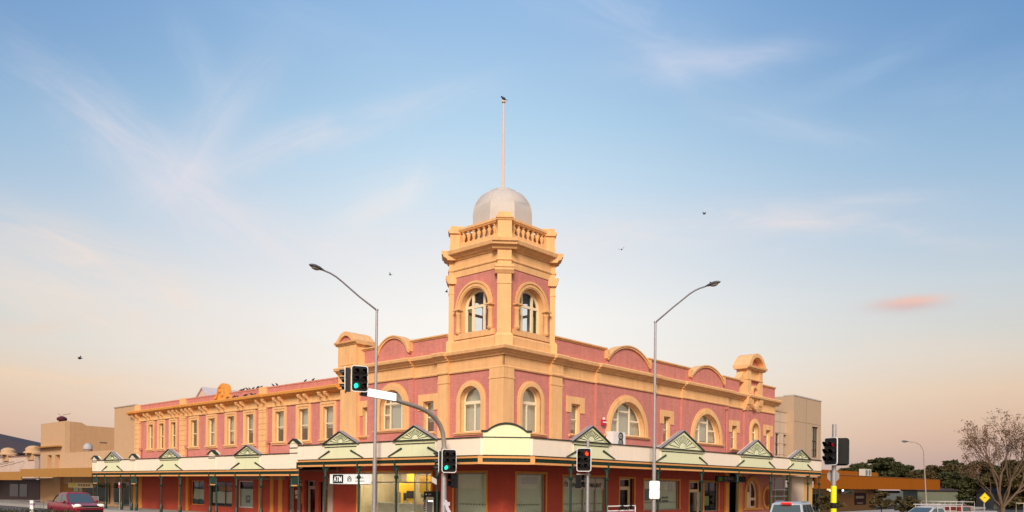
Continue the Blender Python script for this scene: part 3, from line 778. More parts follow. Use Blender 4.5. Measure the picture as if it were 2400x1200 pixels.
m.box(FR, 28.8, 29.0, -.23, -.17, .62, 2.6); m.box(FR, 27.85, 29.85, -.23, -.165, .62, .8); m.box(FR, 27.9, 28.8, -.22, -.185, .7, 1.9); m.box(FR, 29.0, 29.8, -.22, -.19, 1.25, 1.45)
m.build('niche_frame', CREAMW, w); MB().sheet(FR, arch_pts(28.85, .95, .7, 1.75, 20), d=-.21).build('pane', SHOPG, w)
MB().profile(FR, [(-.2, .64), (.16, .64), (.16, .52), (.1, .48), (-.2, .45)], 27.2, 30.5).build('sill', GOLDD, w)
ob = [(31.55+.85*math.cos(a*math.pi/14), 1.45+.98*math.sin(a*math.pi/14)) for a in range(29)]
ovr = [(31.55+.62*math.cos(a*math.pi/14), 1.45+.72*math.sin(a*math.pi/14)) for a in range(29)]
w = MB().band(FR, ob, ovr, -.01, .09).build('oval_window', GOLDD, CB); MB().sheet(FR, ov, d=-.18).build('pane', mat('orange brown panel', (.30, .11, .03), .6), w)
# glazed bank front on the main street with a lit yellow office behind it
bw = shop_window(CB, FL, *Lh[1], frame=mat('grey aluminium', (.45, .42, .38), .4), mull=(8.35, 10.3, 6.9, 5.9), trans=(2.35,), fr=.08)
GAL = MATS['grey aluminium']
RM = thing('bank_office', 'lit bank office with yellow display boards behind the main street glass', 'shop interior', FL(8.7, -2, 0))
YEL = mat('yellow display board', (.85, .52, .03), .6, var=.04); OFFW = mat('office cream wall', (.60, .52, .36), .8)
m = MB(); m.add([FL(5.0, -3.6, 0), FL(12.3, -3.6, 0), FL(12.3, -3.6, 3.5), FL(5.0, -3.6, 3.5)], [(0, 1, 2, 3)]); m.build('back_wall', OFFW, RM)
m = MB(); m.add([FL(4.95, -.25, 0), FL(4.95, -3.6, 0), FL(4.95, -3.6, 3.5), FL(4.95, -.25, 3.5)], [(0, 1, 2, 3)]); m.build('side_wall', OFFW, RM)
m = MB(); m.add([FL(12.35, -.25, 0), FL(12.35, -3.6, 0), FL(12.35, -3.6, 3.5), FL(12.35, -.25, 3.5)], [(0, 1, 2, 3)]); m.build('side_wall', OFFW, RM)
for u0, u1, z0, z1, dd in ((9.4, 10.9, 1.75, 2.35, -2.2), (9.55, 9.75, .8, 1.75, -2.19), (10.3, 10.5, .8, 1.75, -2.19), (8.55, 9.3, 1.3, 2.95, -1.6), (6.1, 7.35, 1.75, 2.72, -.9)):
    MB().box(FL, u0, u1, dd-.05, dd, z0, z1).build('display_board', YEL, RM)
for u0, u1, z0, z1, dd, mt in ((9.8, 10.2, 1.25, 1.7, -2.1, DARK), (8.6, 9.2, 1.4, 1.85, -1.5, DARK), (10.9, 11.5, .9, 2.3, -2.4, mat('grey partition', (.3, .28, .25), .7)), (6.2, 7.2, 1.45, 1.7, -.85, MATS['grey partition'])):
    MB().box(FL, u0, u1, dd-.05, dd, z0, z1).build('poster', mt, RM)
MB().box(FL, 8.3, 12.0, -1.3, -1.1, .1, 1.05).box(FL, 8.3, 12.0, -1.32, -1.05, 1.05, 1.12).build('counter', mat('white laminate', (.62, .62, .58), .4), RM)
MB().box(FL, 5.4, 7.9, -.6, -.55, .72, 1.12).build('privacy_screen', MATS['white laminate'], RM)
m = MB(); rr = random.Random(3)
for i in range(120):
    c = FL(6.35+rr.gauss(0, .25), -.75+rr.gauss(0, .1), 1.35+rr.gauss(0, .13)); a = rr.random()*6.28
    v = Vector((math.cos(a), math.sin(a), rr.uniform(-.6, .8)))*.11; w_ = Vector((-math.sin(a), math.cos(a), .3))*.04
    m.add([c-v, c+w_, c+v, c-w_], [(0, 1, 2, 3)])
m.build('pot_plant', LEAF, RM)
LAMP = mat('office ceiling lamp', (1, 1, 1), .5, var=0, emit=(1, .86, .6, 14.0))
for u in (6.4, 8.6, 10.8):
    MB().box(FL, u-.6, u+.6, -1.9, -.4, 3.40, 3.45).build('ceiling_lamp', LAMP, RM)
# room shells behind the other shopfronts
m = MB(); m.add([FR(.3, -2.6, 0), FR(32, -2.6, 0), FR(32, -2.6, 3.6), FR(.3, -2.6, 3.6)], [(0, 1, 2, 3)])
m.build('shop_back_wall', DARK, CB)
MB().add([P(.05, .05)+UP*.02, P(32.5, .05)+UP*.02, P(32.5, 10.8)+UP*.02, P(11, 10.8)+UP*.02, P(11, 13.5)+UP*.02, P(.05, 13.5)+UP*.02], [tuple(range(6))]).build('shop_floor', PAVE, CB, recalc=False)
m = MB(); m.box(FR, 21.3, 22.4, -1.0, -.9, .5, 1.9); m.build('display_panel', MATS['faded white sheet'], w2)
m = MB(); m.box(FR, 22.3, 23.0, -.7, -.6, .9, 1.6); m.build('display_panel', mat('pale green poster', (.45, .55, .25), .7), w2)
MB().box(FR, 13.45, 14.3, -.21, -.20, 1.35, 2.1).build('poster', mat('blue grey poster', (.16, .24, .3), .6), w2)


# ================================================================== VERANDAH
WV = 3.2


def pedim(parent, f, u0, u1, zt, zb, apex, d, scale=1.0):
    """pale green board with flared feet, gablet with sunburst above it"""
    cu = (u0+u1)/2; hw = (u1-u0)/2-.06
    zk = zb+.42*scale; k = .42*scale/1.06
    m = MB()
    m.prism(f, [(cu-hw-.50, zb+.012), (cu-hw, zb+.012+.5*k), (cu-hw, zt-.01), (cu+hw, zt-.01), (cu+hw, zb+.012+.5*k), (cu+hw+.50, zb+.012)], d+.002, d+.035)
    p = m.build('pediment', PGREEN, parent)
    for s in (-1, 1):
        a = (cu+s*(hw+.56), zb+.02); c = (cu+s*(hw-.50), zk)
        m = MB(); t = .05
        m.prism(f, [(a[0]-t*s*.4, a[1]), (a[0]+t*s*1.6, a[1]), (c[0]+t*s*.5, c[1]+.055), (c[0]-t*s, c[1]-.01)], d+.036, d+.09)
        m.build('raking_strip', DGREEN, p)
    MB().box(f, cu-hw, cu+hw, d+.036, d+.07, zt-.17*scale, zt-.13*scale).build('dado_strip', BLACKG, p)
    # gablet
    e = .14; hh = apex-zt
    MB().prism(f, [(cu-hw-.02, zt+.03), (cu, apex-.03), (cu+hw+.02, zt+.03)], d-.3, d+.03).build('tympanum', PGREEN, p)
    m = MB(); r0 = hh*.26; r1a = .80
    for k in range(13):
        a = math.pi*(k+.5)/13; ca, sa = math.cos(a), math.sin(a)
        # ray length to the sloping edges
        L = r1a*1/(abs(ca)/hw+sa/hh)
        w0 = .008; w1 = .020
        c0 = (cu+ca*r0*1.15, zt+.06+sa*r0*1.15); c1 = (cu+ca*L, zt+.06+sa*L)
        if L < r0*1.3: continue
        m.prism(f, [(c0[0]-sa*w0, c0[1]+ca*w0), (c1[0]-sa*w1, c1[1]+ca*w1), (c1[0]+sa*w1, c1[1]-ca*w1), (c0[0]+sa*w0, c0[1]-ca*w0)], d+.031, d+.045)
    m.build('sunburst_rays', DGREEN, p)
    m = MB(); m.prism(f, [(cu+r0*math.cos(math.pi*k/12), zt+.06+r0*math.sin(math.pi*k/12)) for k in range(13)], d+.031, d+.05); m.build('sun_boss', PGREEN, p)
    m = MB()
    m.band(f, [(cu-hw-.02, zt+.04), (cu, apex-.05), (cu+hw+.02, zt+.04)], [(cu-hw+.16, zt+.045), (cu, apex-.16*hh/.7), (cu+hw-.16, zt+.045)], d+.03, d+.07)
    m.build('inner_rake', PGREEN, p)
    m = MB()
    o = [(cu-hw-e-.06, zt-.01), (cu, apex), (cu+hw+e+.06, zt-.01)]; i = [(cu-hw-e+.08, zt-.01), (cu, apex-.065), (cu+hw+e-.08, zt-.01)]
    m.band(f, o, i, d-.02, d+.12); m.box(f, cu-hw-.05, cu+hw+.05, d+.03, d+.12, zt-.01, zt+.045)
    m.build('rake_board', BLACKG, p)
    o2 = [(q[0], q[1]+.012) for q in o]; o3 = [(cu-hw-e-.09, zt+.0), (cu, apex+.04), (cu+hw+e+.09, zt+.0)]
    MB().band(f, o3, o2, d-.16, d+.14).build('gablet_roof', ROOFG, p)
    return p


def post(parent, f, u, d, z1, zc, bl=.42, br=.42):
    c = f(u, d-.08, 0)
    m = MB(); m.lathe(c, [(.11, 0), (.11, .5), (.075, .56), (.062, .7), (.058, zc-.12), (.10, zc-.08), (.12, zc-.03), (.12, zc+.02), (.07, zc+.07), (.055, zc+.12), (.055, z1)], 10)
    m.box(f, u-.06, u+.06, d-.14, d+.05, z1-.08, z1+.28)
    p = m.build('post', DGREEN, parent, smooth=40)
    for s, L in ((-1, bl), (1, br)):
        if not L: continue
        m = MB(); zt = z1
        o = [(u+s*.05, zt-.62)]+[(u+s*(.05+L*(1-math.cos(t*math.pi/16))), zt-.62+.6*math.sin(t*math.pi/16)) for t in range(1, 9)]
        i_ = [(u+s*.05, zt-.48)]+[(u+s*(.05+(L-.12)*(1-math.cos(t*math.pi/16))), zt-.48+.46*math.sin(t*math.pi/16)) for t in range(1, 9)]
        m.band(f, o, i_, d-.10, d-.06)
        m.prism(f, [(u+s*.05, zt-.40), (u+s*.05, zt), (u+s*L*.75, zt), (u+s*L*.42, zt-.10), (u+s*.16, zt-.28)], d-.095, d-.07)
        m.build('bracket', DGREEN, p)
    return p


def ironwork(m, f, u0, u1, z0, z1, d):
    """cast iron frieze panel: crossed diagonals and little scrolls between two rails"""
    st = (z1-z0)*.9; k = max(1, int((u1-u0)/st)); s = (u1-u0)/k; t = .018
    for i in range(k):
        a, c = u0+i*s, u0+(i+1)*s
        m.prism(f, [(a, z0), (a+t*2, z0), (c, z1), (c-t*2, z1)], d-.02, d-.005); m.prism(f, [(c, z0), (c-t*2, z0), (a, z1), (a+t*2, z1)], d-.035, d-.021)
        m.box(f, (a+c)/2-t*2.2, (a+c)/2+t*2.2, d-.04, d-.002, (z0+z1)/2-t*2.2, (z0+z1)/2+t*2.2)


def run(parent, f, u0, u1, zt, zb, d, m0=0, m1=0, iron=True, wallz=None):
    """one straight length of verandah front"""
    MB().profile(f, [(d-.07, zb), (d, zb), (d, zt), (d-.07, zt)], u0, u1).build('fascia', FASCIA, parent)
    MB().box(f, u0, u1, d-.09, d+.055, zt, zt+.045).build('capping', BLACKG, parent)
    MB().box(f, u0, u1, d-.08, d+.05, zb-.035, zb-.002).build('drip_strip', BLACKG, parent)
    MB().box(f, u0, u1, d-.10, d+.02, zb-.145, zb-.036).build('beam', BEAM, parent)
    MB().box(f, u0, u1, d-.10, d+.018, zb-.43, zb-.33).build('beam', BEAM, parent)
    MB().box(f, u0, u1, d-.07, d-.05, zb-.331, zb-.144).build('frieze_back', BLACKG, parent)
    m = MB(); ironwork(m, f, u0, u1, zb-.33, zb-.145, d)
    m.build('iron_frieze', DGREEN, parent)


VA = thing('street_verandah', 'tall verandah with cream fascia and green gablets wrapping the street corner', 'verandah', FR(-1.4, WV, 0))
VB = thing('street_verandah', 'lower stretch of cream and green verandah under the left hand row of windows', 'verandah', FL(28, WV, 0))
ZT, ZB = 4.45, 3.64
cl, cr = FL(-1.5, WV, 0), FR(-1.42, WV, 0)
ec = (cr-cl).normalized(); FC = F(cl, ec, Vector((ec.y, -ec.x, 0))); CWD = (cr-cl).length
run(VA, FR, -1.42, 34.6, ZT, ZB, WV)
run(VA, FL, -1.5, 13.55, ZT, ZB, WV)
run(VA, FC, 0, CWD, ZT, ZB, 0)
for u in (0, CWD): MB().box(FC, u-.11, u+.11, -.10, .045, ZB-.425, ZB-.04).build('corner_block', BEAM, VA)
arc = seg_arc(CWD/2, CWD/2-.32, 4.72, 5.08, 18)
MB().prism(FC, [(.12, ZB+.01), (.12, 4.70), (.3, 4.72)]+arc[1:-1]+[(CWD-.3, 4.72), (CWD-.12, 4.70), (CWD-.12, ZB+.01)], -.02, .03).build('curved_signboard', PGREEN, VA)
o = [(.04, 4.80), (.30, 4.80)]+[(u, z+.09) for u, z in arc[1:-1]]+[(CWD-.30, 4.80), (CWD-.04, 4.80)]
i = [(.04, 4.70), (.30, 4.71)]+[(u, z) for u, z in arc[1:-1]]+[(CWD-.30, 4.71), (CWD-.04, 4.70)]
MB().band(FC, o, i, -.06, .08).build('curved_capping', BLACKG, VA)
for f, u0, u1, ap in ((FL, 1.51, 4.63, 5.20), (FL, 7.79, 10.89, 5.16), (FR, 1.62, 4.75, 5.30), (FR, 9.90, 14.97, 5.60), (FR, 20.05, 25.11, 5.54), (FR, 28.35, 32.2, 5.18)):
    pedim(VA, f, u0, u1, ZT, ZB, ap, WV, 1.0)
for u in (1.51, 4.63, 7.79, 10.89): post(VA, FL, u, WV, ZB-.43, 2.62)
for u in (1.62, 4.72, 9.83, 14.97, 19.9, 25.11, 28.29, 32.09, 34.45): post(VA, FR, u, WV, ZB-.43, 2.62)
# roof and lining
def slab(name, pts, mt, parent): return MB().add(pts, [tuple(range(len(pts)))]).build(name, mt, parent, recalc=False)
slab('verandah_roof', [FR(34.6, .02, 4.5), FR(0, .02, 4.5), FL(0, .02, 4.5), FL(13.55, .02, 4.5), FL(13.55, WV-.09, 4.2), FL(-1.5, WV-.09, 4.2), FR(-1.42, WV-.09, 4.2), FR(34.6, WV-.09, 4.2)], ROOFG, VA)
slab('verandah_lining', [FR(34.6, .02, 3.62), FR(0, .02, 3.62), FL(0, .02, 3.62), FL(13.55, .02, 3.62), FL(13.55, WV-.11, 3.55), FL(-1.5, WV-.11, 3.55), FR(-1.42, WV-.11, 3.55), FR(34.6, WV-.11, 3.55)], SOFFIT, VA)
MB().box(FR, 34.6, 34.66, 0, WV, 3.3, 4.45).build('end_board', FASCIA, VA)
ZT2, ZB2 = 4.02, 3.12
run(VB, FL, 13.56, 44.75, ZT2, ZB2, WV)
slab('verandah_roof', [FL(13.56, .02, 4.1), FL(44.75, .02, 4.1), FL(44.75, WV-.09, 3.8), FL(13.56, WV-.09, 3.8)], ROOFG, VB)
slab('verandah_lining', [FL(13.56, .02, 3.1), FL(44.75, .02, 3.1), FL(44.75, WV-.11, 3.02), FL(13.56, WV-.11, 3.02)], SOFFIT, VB)
for u0, u1, ap in ((17.75, 20.80, 4.66), (28.72, 31.82, 4.68), (39.0, 42.15, 4.70)):
    pedim(VB, FL, u0, u1, ZT2, ZB2, ap, WV, .95)
for u in (17.75, 20.80, 28.72, 31.78, 38.93, 42.1): post(VB, FL, u, WV, ZB2-.43, 2.05)
for u0, u1, zz in ((13.56, 14.4, 4.45), (23.42, 24.36, ZT2), (36.1, 37.08, ZT2), (43.76, 44.75, ZT2)):
    m = MB(); d = WV
    m.box(FL, u0, u1, d-.3, d+.03, ZB2+.005, zz+.16); pl = m.build('pilaster', FASCIA, VB)
    MB().prism(FL, [(u0-.02, zz+.165), ((u0+u1)/2, zz+.42), (u1+.02, zz+.165)], d-.35, d+.06).build('cap_gable', PGREEN, pl)
    MB().band(FL, [(u0-.2, zz+.14), ((u0+u1)/2, zz+.46), (u1+.2, zz+.14)], [(u0-.05, zz+.13), ((u0+u1)/2, zz+.38), (u1+.05, zz+.13)], d-.16, d+.12).build('cap_roof', BLACKG, pl)
    MB().box(FL, u0-.01, u1+.01, d+.031, d+.06, zz-.12, zz-.07).build('dado_strip', BLACKG, pl)
    m = MB()
    for u in (u0+.03, u1-.03): m.box(FL, u-.02, u+.02, d+.031, d+.045, ZB2+.03, zz-.13)
    m.build('edge_strip', PGREEN, pl)
    zp = ZB2-.43
    for k, u in enumerate((u0+.04, u1-.04)): post(VB, FL, u, WV, zp if not (zz > 4.3 and k == 0) else ZB-.43, 2.05, 0 if k == 1 else .0, 0)
    m = MB(); m.box(FL, u0+.1, u1-.1, d-.09, d-.06, zp-.55, zp-.01); ironwork(m, FL, u0+.1, u1-.1, zp-.5, zp-.02, d-.05)
    m.build('iron_panel', DGREEN, pl)
    MB().box(FL, u0+.1, u1-.1, d-.11, d-.03, zp-.62, zp-.55).build('panel_rail', BEAM, pl)

# ================================================================== TERRACE (long two-storey range on the main street)
TB = thing('terrace_building', 'long two storey pink terrace with tall sash windows and bracketed gold cornice', 'building', FL(29, 0, 0))
U0, U1 = 13.6, 44.0
wins = [(15.08, .62), (17.85, .62), (20.73, .62), (24.34+.3, .60), (27.32, .60), (30.2, .60), (33.03, .60), (36.6, .50), (38.76, .50), (40.79, .50)]
m = MB(); mrv = MB()
m.sheet(FL, rect(U0, U1, 3.0, 8.95), [rect(u-h*.86, u+h*.86, 5.08, 7.16) for u, h in wins], 0, .24, mrv)
for a, bb in (((0, U1), (11, U1)), ((11, U1), (11, U0))):
    p, q = P(*a), P(*bb); m.add([p, q, q+UP*8.9, p+UP*8.9], [(0, 1, 2, 3)])
m.build('upper_wall', PINK, TB); mrv.build('window_reveals', GOLD, TB)['kind'] = 'stuff'
MB().add([P(.3, U0)+UP*8.3, P(10.9, U0)+UP*8.3, P(10.9, U1)+UP*8.3, P(.3, U1)+UP*8.3], [(0, 1, 2, 3)]).build('roof', ROOFG, TB, recalc=False)
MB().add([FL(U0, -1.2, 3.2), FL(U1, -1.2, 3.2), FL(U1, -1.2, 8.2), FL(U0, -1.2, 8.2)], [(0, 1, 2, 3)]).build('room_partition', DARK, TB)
MB().add([P(.02, U0)+UP*3.11, P(10.9, U0)+UP*3.11, P(10.9, U1)+UP*3.11, P(.02, U1)+UP*3.11], [(0, 1, 2, 3)]).build('upper_floor', SOFFIT, TB, recalc=False)
MB().box(FL, U0, U1, -.3, .03, 8.28, 8.86).build('parapet', PINK, TB)
MB().box(FL, U0, U1, -.34, .06, 8.86, 8.95).build('coping', mat('pink painted coping', (.62, .24, .18), .75), TB)
CO2 = lambda d: [(d-.05, 7.98), (d+.08, 7.98), (d+.12, 8.06), (d+.34, 8.10), (d+.38, 8.16), (d+.55, 8.22), (d+.58, 8.36), (d+.50, 8.42), (d-.05, 8.46)]
m = MB(); m.profile(FL, CO2(0), U0, U1+.55)
for u in (14.0, 22.8, 34.83, 43.3):
    m.profile(FL, CO2(.09), u-.55, u+.55)
m.build('cornice', GOLDD, TB, smooth=25)
m = MB(); m.box(FL, U0, U1, -.02, .05, 7.60, 7.985); m.profile(FL, [(-.02, 7.50), (.09, 7.50), (.10, 7.56), (.05, 7.61), (-.02, 7.61)], U0, U1); m.build('frieze', GOLD, TB)
for u in (22.8, 34.83, 43.3):
    m = MB(); m.box(FL, u-.46, u+.46, -.02, .11, 3.2, 7.5)
    for z in [3.6+i*.40 for i in range(10)]: m.box(FL, u-.475, u+.475, -.02, .135, z, z+.34)
    m.box(FL, u-.52, u+.52, -.02, .16, 7.36, 7.46); m.box(FL, u-.45, u+.45, -.02, .12, 7.6, 7.98)
    m.build('pilaster', GOLD, TB)
    MB().box(FL, u-.5, u+.5, -.3, .12, 8.42, 8.98).build('parapet_pier', GOLD, TB)
def bracket(u):
    m = MB(); m.profile(FL, [(0, 7.5), (.10, 7.50), (.14, 7.58), (.15, 7.66), (.20, 7.74), (.34, 7.82), (.42, 7.92), (.42, 8.06), (0, 8.06)], u-.10, u+.10)
    m.box(FL, u-.13, u+.13, 0, .44, 8.0, 8.09)
    return m.build('bracket', GOLD, TB)
for u in (15.3, 17.6, 20.6, 22.8, 25.6, 28.4, 31.1, 33.4, 34.83, 36.3, 38.6, 41.0, 43.3):
    for s in (-1, 1): bracket(u+s*(.34 if u not in (22.8, 34.83, 43.3) else .40))
for k, (u, h) in enumerate(wins):
    w = window_set(TB, FL, u, h*.86, 5.08, 7.16, 0, arch=False, trans=[(6.10, .06, None, None)], rec=.14, fr=.045, curtain_or_tone=(CURT, CURT, CURT, BLIND, CURT, CURT, None, None, None, None)[k], cdrop=(.62, .58, .55, .6, .85, .95, 1, 1, 1, 1)[k])  # pale half-drop sheets over dark rooms imitate reflected sky and rooftops
    m = MB(); i_ = h*.86; o_ = h*1.28
    m.band(FL, [(u-o_, 5.06), (u-o_, 7.42), (u+o_, 7.42), (u+o_, 5.06)], [(u-i_, 5.06), (u-i_, 7.16), (u+i_, 7.16), (u+i_, 5.06)], -.02, .05)
    m.band(FL, [(u-o_-.04, 5.06), (u-o_-.04, 7.46), (u+o_+.04, 7.46), (u+o_+.04, 5.06)], [(u-o_+.1, 5.06), (u-o_+.1, 7.32), (u+o_-.1, 7.32), (u+o_-.1, 5.06)], -.02, .085)
    m.build('surround', GOLD, w)
    sill(w, FL, u-o_-.12, u+o_+.12, 5.07, 0, h=.2)
for u in (22.0, 34.05, 42.5):
    m = MB(); m.path([FL(u, .1, 3.3), FL(u, .1, 5.0)], .06, 8); m.box(FL, u-.14, u+.14, .02, .24, 5.0, 5.2); m.build('rainwater_pipe', PINK, TB)
# carved crest on the parapet
m = MB(); cu = 28.45
o = [(cu-1.25, 8.5), (cu-1.2, 8.75), (cu-.9, 8.85), (cu-.75, 9.25), (cu-.62, 9.5), (cu-.3, 9.66), (cu, 9.70), (cu+.3, 9.66), (cu+.62, 9.5), (cu+.75, 9.25), (cu+.9, 8.85), (cu+1.2, 8.75), (cu+1.25, 8.5)]
m.prism(FL, o, -.2, .10)
for s in (-1, 1):
    m.band(FL, [(cu+s*.2, 9.55), (cu+s*.55, 9.4), (cu+s*.65, 9.0), (cu+s*.9, 8.7), (cu+s*1.15, 8.62)], [(cu+s*.22, 9.4), (cu+s*.42, 9.3), (cu+s*.5, 9.0), (cu+s*.75, 8.6), (cu+s*1.1, 8.52)], .09, .22)
    m.lathe(FL(cu+s*.35, .1, 9.15), [(.16, 0), (.14, .08), (.05, .1)], 10, axis=-eR)
m.lathe(FL(cu, .1, 8.85), [(.2, 0), (.16, .1), (.05, .12)], 10, axis=-eR)
m.build('parapet_crest', GOLDD, TB, smooth=30)
# ground floor of the terrace
G2 = 3.1
holes = [(15.2, 16.1, .05, 2.35), (16.5, 17.75, .05, 2.45), (17.95, 19.7, .05, 2.45), (24.15, 26.3, .45, 2.4), (27.1, 30.5, .45, 2.35), (31.35, 33.6, .5, 2.4)]
shopwall(TB, 'shop_wall', FL, 12.4, U1, 0, G2, holes, RED)
MB().box(FL, 12.41, 13.6, -.02, .03, 3.1, 3.62).build('shop_wall', RED, TB)
for u0, u1 in ((20.3, 20.75), (21.4, 21.8), (22.9, 23.3), (33.85, 34.25), (35.1, 35.5), (42.4, 43.0), (43.4, 43.9)):
    MB().box(FL, u0, u1, -.02, .07, 0, G2-.02).build('shop_pilaster', GOLDD, TB)
GREYP = mat('pale grey poster film', (.50, .47, .42), .7); PWHITE = mat('white poster paper', (.66, .63, .58), .7); NAVY = mat('navy poster', (.03, .06, .16), .6)
TEAL = mat('dark teal poster', (.015, .08, .12), .6); ORP = mat('orange poster', (.50, .17, .03), .6); DRED = mat('dark red poster', (.22, .012, .015), .6); SKYB = mat('pale blue poster', (.30, .36, .48), .6)
w = shop_window(TB, FL, 31.35, 33.6, .5, 2.4, frame=GOLDD)
MB().prism(FL, [(31.45, .62), (31.45, 1.72), (33.35, 1.76), (33.5, 1.2), (33.52, .62)], -.24, -.22).build('poster', PWHITE, w)
MB().box(FL, 31.5, 33.45, -.25, -.235, 1.8, 2.32).build('poster', NAVY, w); MB().box(FL, 32.3, 33.2, -.232, -.225, 1.9, 2.25).build('poster', SKYB, w); MB().box(FL, 31.45, 31.95, -.231, -.224, 1.78, 1.93).build('poster', ORP, w)
MB().prism(FL, [(31.6, .6), (31.6, .85), (32.2, .98), (32.8, .92), (33.5, .98), (33.5, .6)], -.20, -.19).build('poster', TEAL, w)
w = shop_window(TB, FL, 27.1, 30.5, .45, 2.35, frame=mat('brown timber frame', (.20, .09, .05), .6), mull=(28.3,))
MB().prism(FL, [(27.2, .7), (27.2, 1.6), (28.2, 1.55), (29.3, 1.6), (30.4, 1.52), (30.4, .7)], -.24, -.22).build('poster', PWHITE, w)
MB().box(FL, 27.3, 29.5, -.27, -.25, 1.62, 1.98).build('poster', ORP, w); MB().box(FL, 27.2, 28.2, -.235, -.22, .6, .72).build('poster', NAVY, w)
w = shop_window(TB, FL, 24.15, 26.3, .45, 2.4, frame=WHITE)
MB().box(FL, 24.2, 26.25, -.24, -.22, .5, 1.82).build('poster', mat('pale green white film', (.58, .62, .56), .6), w); MB().box(FL, 24.9, 25.5, -.215, -.205, .8, 1.35).build('poster', mat('grey photo poster', (.22, .21, .24), .6), w)
MB().box(FL, 25.0, 25.25, -.204, -.198, 1.05, 1.2).build('poster', PWHITE, w)
door(TB, FL, 17.95, 19.7, 2.45, mat('pink grey frame', (.46, .32, .27), .6), pm=DRED, zt=2.2, panes=2)
MB().box(FL, 18.95, 19.3, -.34, -.325, 1.5, 1.78).build('notice', PWHITE, TB); MB().box(FL, 18.95, 19.25, -.34, -.325, 1.22, 1.42).build('notice', PWHITE, TB)
MB().box(FL, 18.1, 18.6, -.34, -.325, .9, 1.7).build('notice', ORP, TB)
door(TB, FL, 16.5, 17.75, 2.45, MATS['pink grey frame'], zt=2.0)
door(TB, FL, 15.2, 16.1, 2.35, MATS['grey aluminium'], zt=2.0)
MB().box(FL, 14.5, 15.0, -.02, .06, 0, 2.6).build('shop_pilaster', mat('pale pink pillar', (.50, .38, .33), .7), TB)
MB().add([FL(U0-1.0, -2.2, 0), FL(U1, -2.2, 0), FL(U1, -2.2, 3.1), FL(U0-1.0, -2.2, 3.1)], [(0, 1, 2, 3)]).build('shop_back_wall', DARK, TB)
MB().box(FL, 19.9, 26.4, .03, .06, 2.48, 3.0).build('shop_signboard', mat('dull pink signboard', (.36, .25, .22), .7), TB)
MB().box(FL, 21.9, 23.4, .061, .075, 2.62, 2.85).build('sign_stripe', DRED, TB)
# gable and roof lights behind the parapet
m = MB(); f = F(FL(44.6, -6.5, 0), eL, -eR)
m.prism(f, [(-2.0, 8), (-2.0, 9.7), (0, 11.25), (1.9, 9.9), (1.9, 8)], -.2, 0); rg = m.build('rear_gable', mat('pale pink gable', (.62, .45, .38), .8), TB)
MB().band(F(FL(44.6, -6.5, 0), eL, -eR), [(-2.2, 9.55), (0, 11.32), (2.1, 9.75)], [(-2.2, 9.45), (0, 11.22), (2.1, 9.65)], -4, .15).build('gable_roof', mat('pale roof sheet', (.56, .48, .48), .5), TB)
MB().profile(F(FL(0, -4, 0), eL, -eR), [(.4, 8.3), (.4, 9.3), (-.3, 9.82), (-1.2, 9.3), (-1.2, 8.3)], 23.2, 33.2).build('roof_lantern', MATS['pale roof sheet'], TB)

# ================================================================== blank cream block, stepped beige shop, far-left shop
BB = thing('blank_wall_building', 'tall blank cream rendered building against the left end of the pink terrace', 'building', FL(46.2, 0, 0))
m = MB(); m.add([FL(44.0, 0, 0), FL(48.45, 0, 0), FL(48.45, 0, 9.0), FL(44.0, 0, 9.0), FL(44.0, -10, 0), FL(48.45, -10, 0), FL(48.45, -10, 9.0), FL(44.0, -10, 9.0)], [(0, 1, 2, 3), (4, 5, 6, 7), (1, 5, 6, 2), (0, 4, 7, 3), (3, 2, 6, 7)])
m.build('wall', BEIGE2, BB)
MB().box(FL, 44.0, 48.5, -.3, .05, 9.0, 9.09).build('coping', mat('grey coping', (.42, .32, .26), .7), BB)
shop_window(BB, FL, 46.6, 48.2, .3, 2.2, frame=GAL, d=.19, rec=.02, back=DARK)
shop_window(BB, FL, 44.6, 46.2, .0, 2.3, frame=BEIGE, d=.19, rec=.02, back=DARK)
GB = thing('stepped_parapet_shop', 'beige rendered shop with tall stepped side wall and ochre street awning', 'building', FL(58, 0, 0))
m = MB(); m.sheet(FL, rect(48.46, 68.0, 0, 5.17), [rect(62.2, 63.6, 3.6, 5.02), rect(64.6, 65.8, 3.6, 5.02)], 0, .5)
m.add([FL(48.46, 0, 5.17), FL(68, 0, 5.17), FL(68, -10, 5.17), FL(48.46, -10, 5.17)], [(0, 1, 2, 3)])
m.build('front_wall', BEIGE2, GB)
m = MB(); m.box(FL, 60.9, 68.0, -.55, -.02, 5.17, 8.45); m.box(FL, 62.2, 63.6, -.49, -.45, 3.6, 5.1); m.box(FL, 64.6, 65.8, -.49, -.45, 3.6, 5.1); m.build('sign_block', BEIGE2, GB)
fs = F(FL(60.9, 0, 0), eR, -eL)
MB().prism(fs, [(.56, 5.17), (.56, 8.42), (1.6, 8.38), (2.1, 8.1), (9.0, 7.95), (9.5, 7.45), (16, 7.35), (16, 5.17)], -.4, -.02).build('stepped_side_wall', BEIGE, GB)
for u in (3.4, 9.6): MB().box(fs, u, u+.7, -.02, .02, 6.35, 6.45).build('wall_vent', MATS['dark joint sealant'] if 'dark joint sealant' in MATS else mat('dark vent', (.15, .1, .07), .8), GB)  # vents in one plain dark colour
MB().box(FL, 61.6, 68.3, -.1, .5, 5.82, 5.95).build('window_hood', OCHRE, GB)
m = MB(); m.box(FL, 45.0, 63.6, 3.1, 3.2, 2.66, 3.46); m.build('awning_fascia', OCHRE, GB)
MB().add([FL(45.0, .02, 2.9), FL(63.6, .02, 2.9), FL(63.6, 3.1, 2.7), FL(45.0, 3.1, 2.7)], [(0, 1, 2, 3)]).build('awning_lining', mat('brown awning lining', (.12, .085, .06), .8), GB, recalc=False)
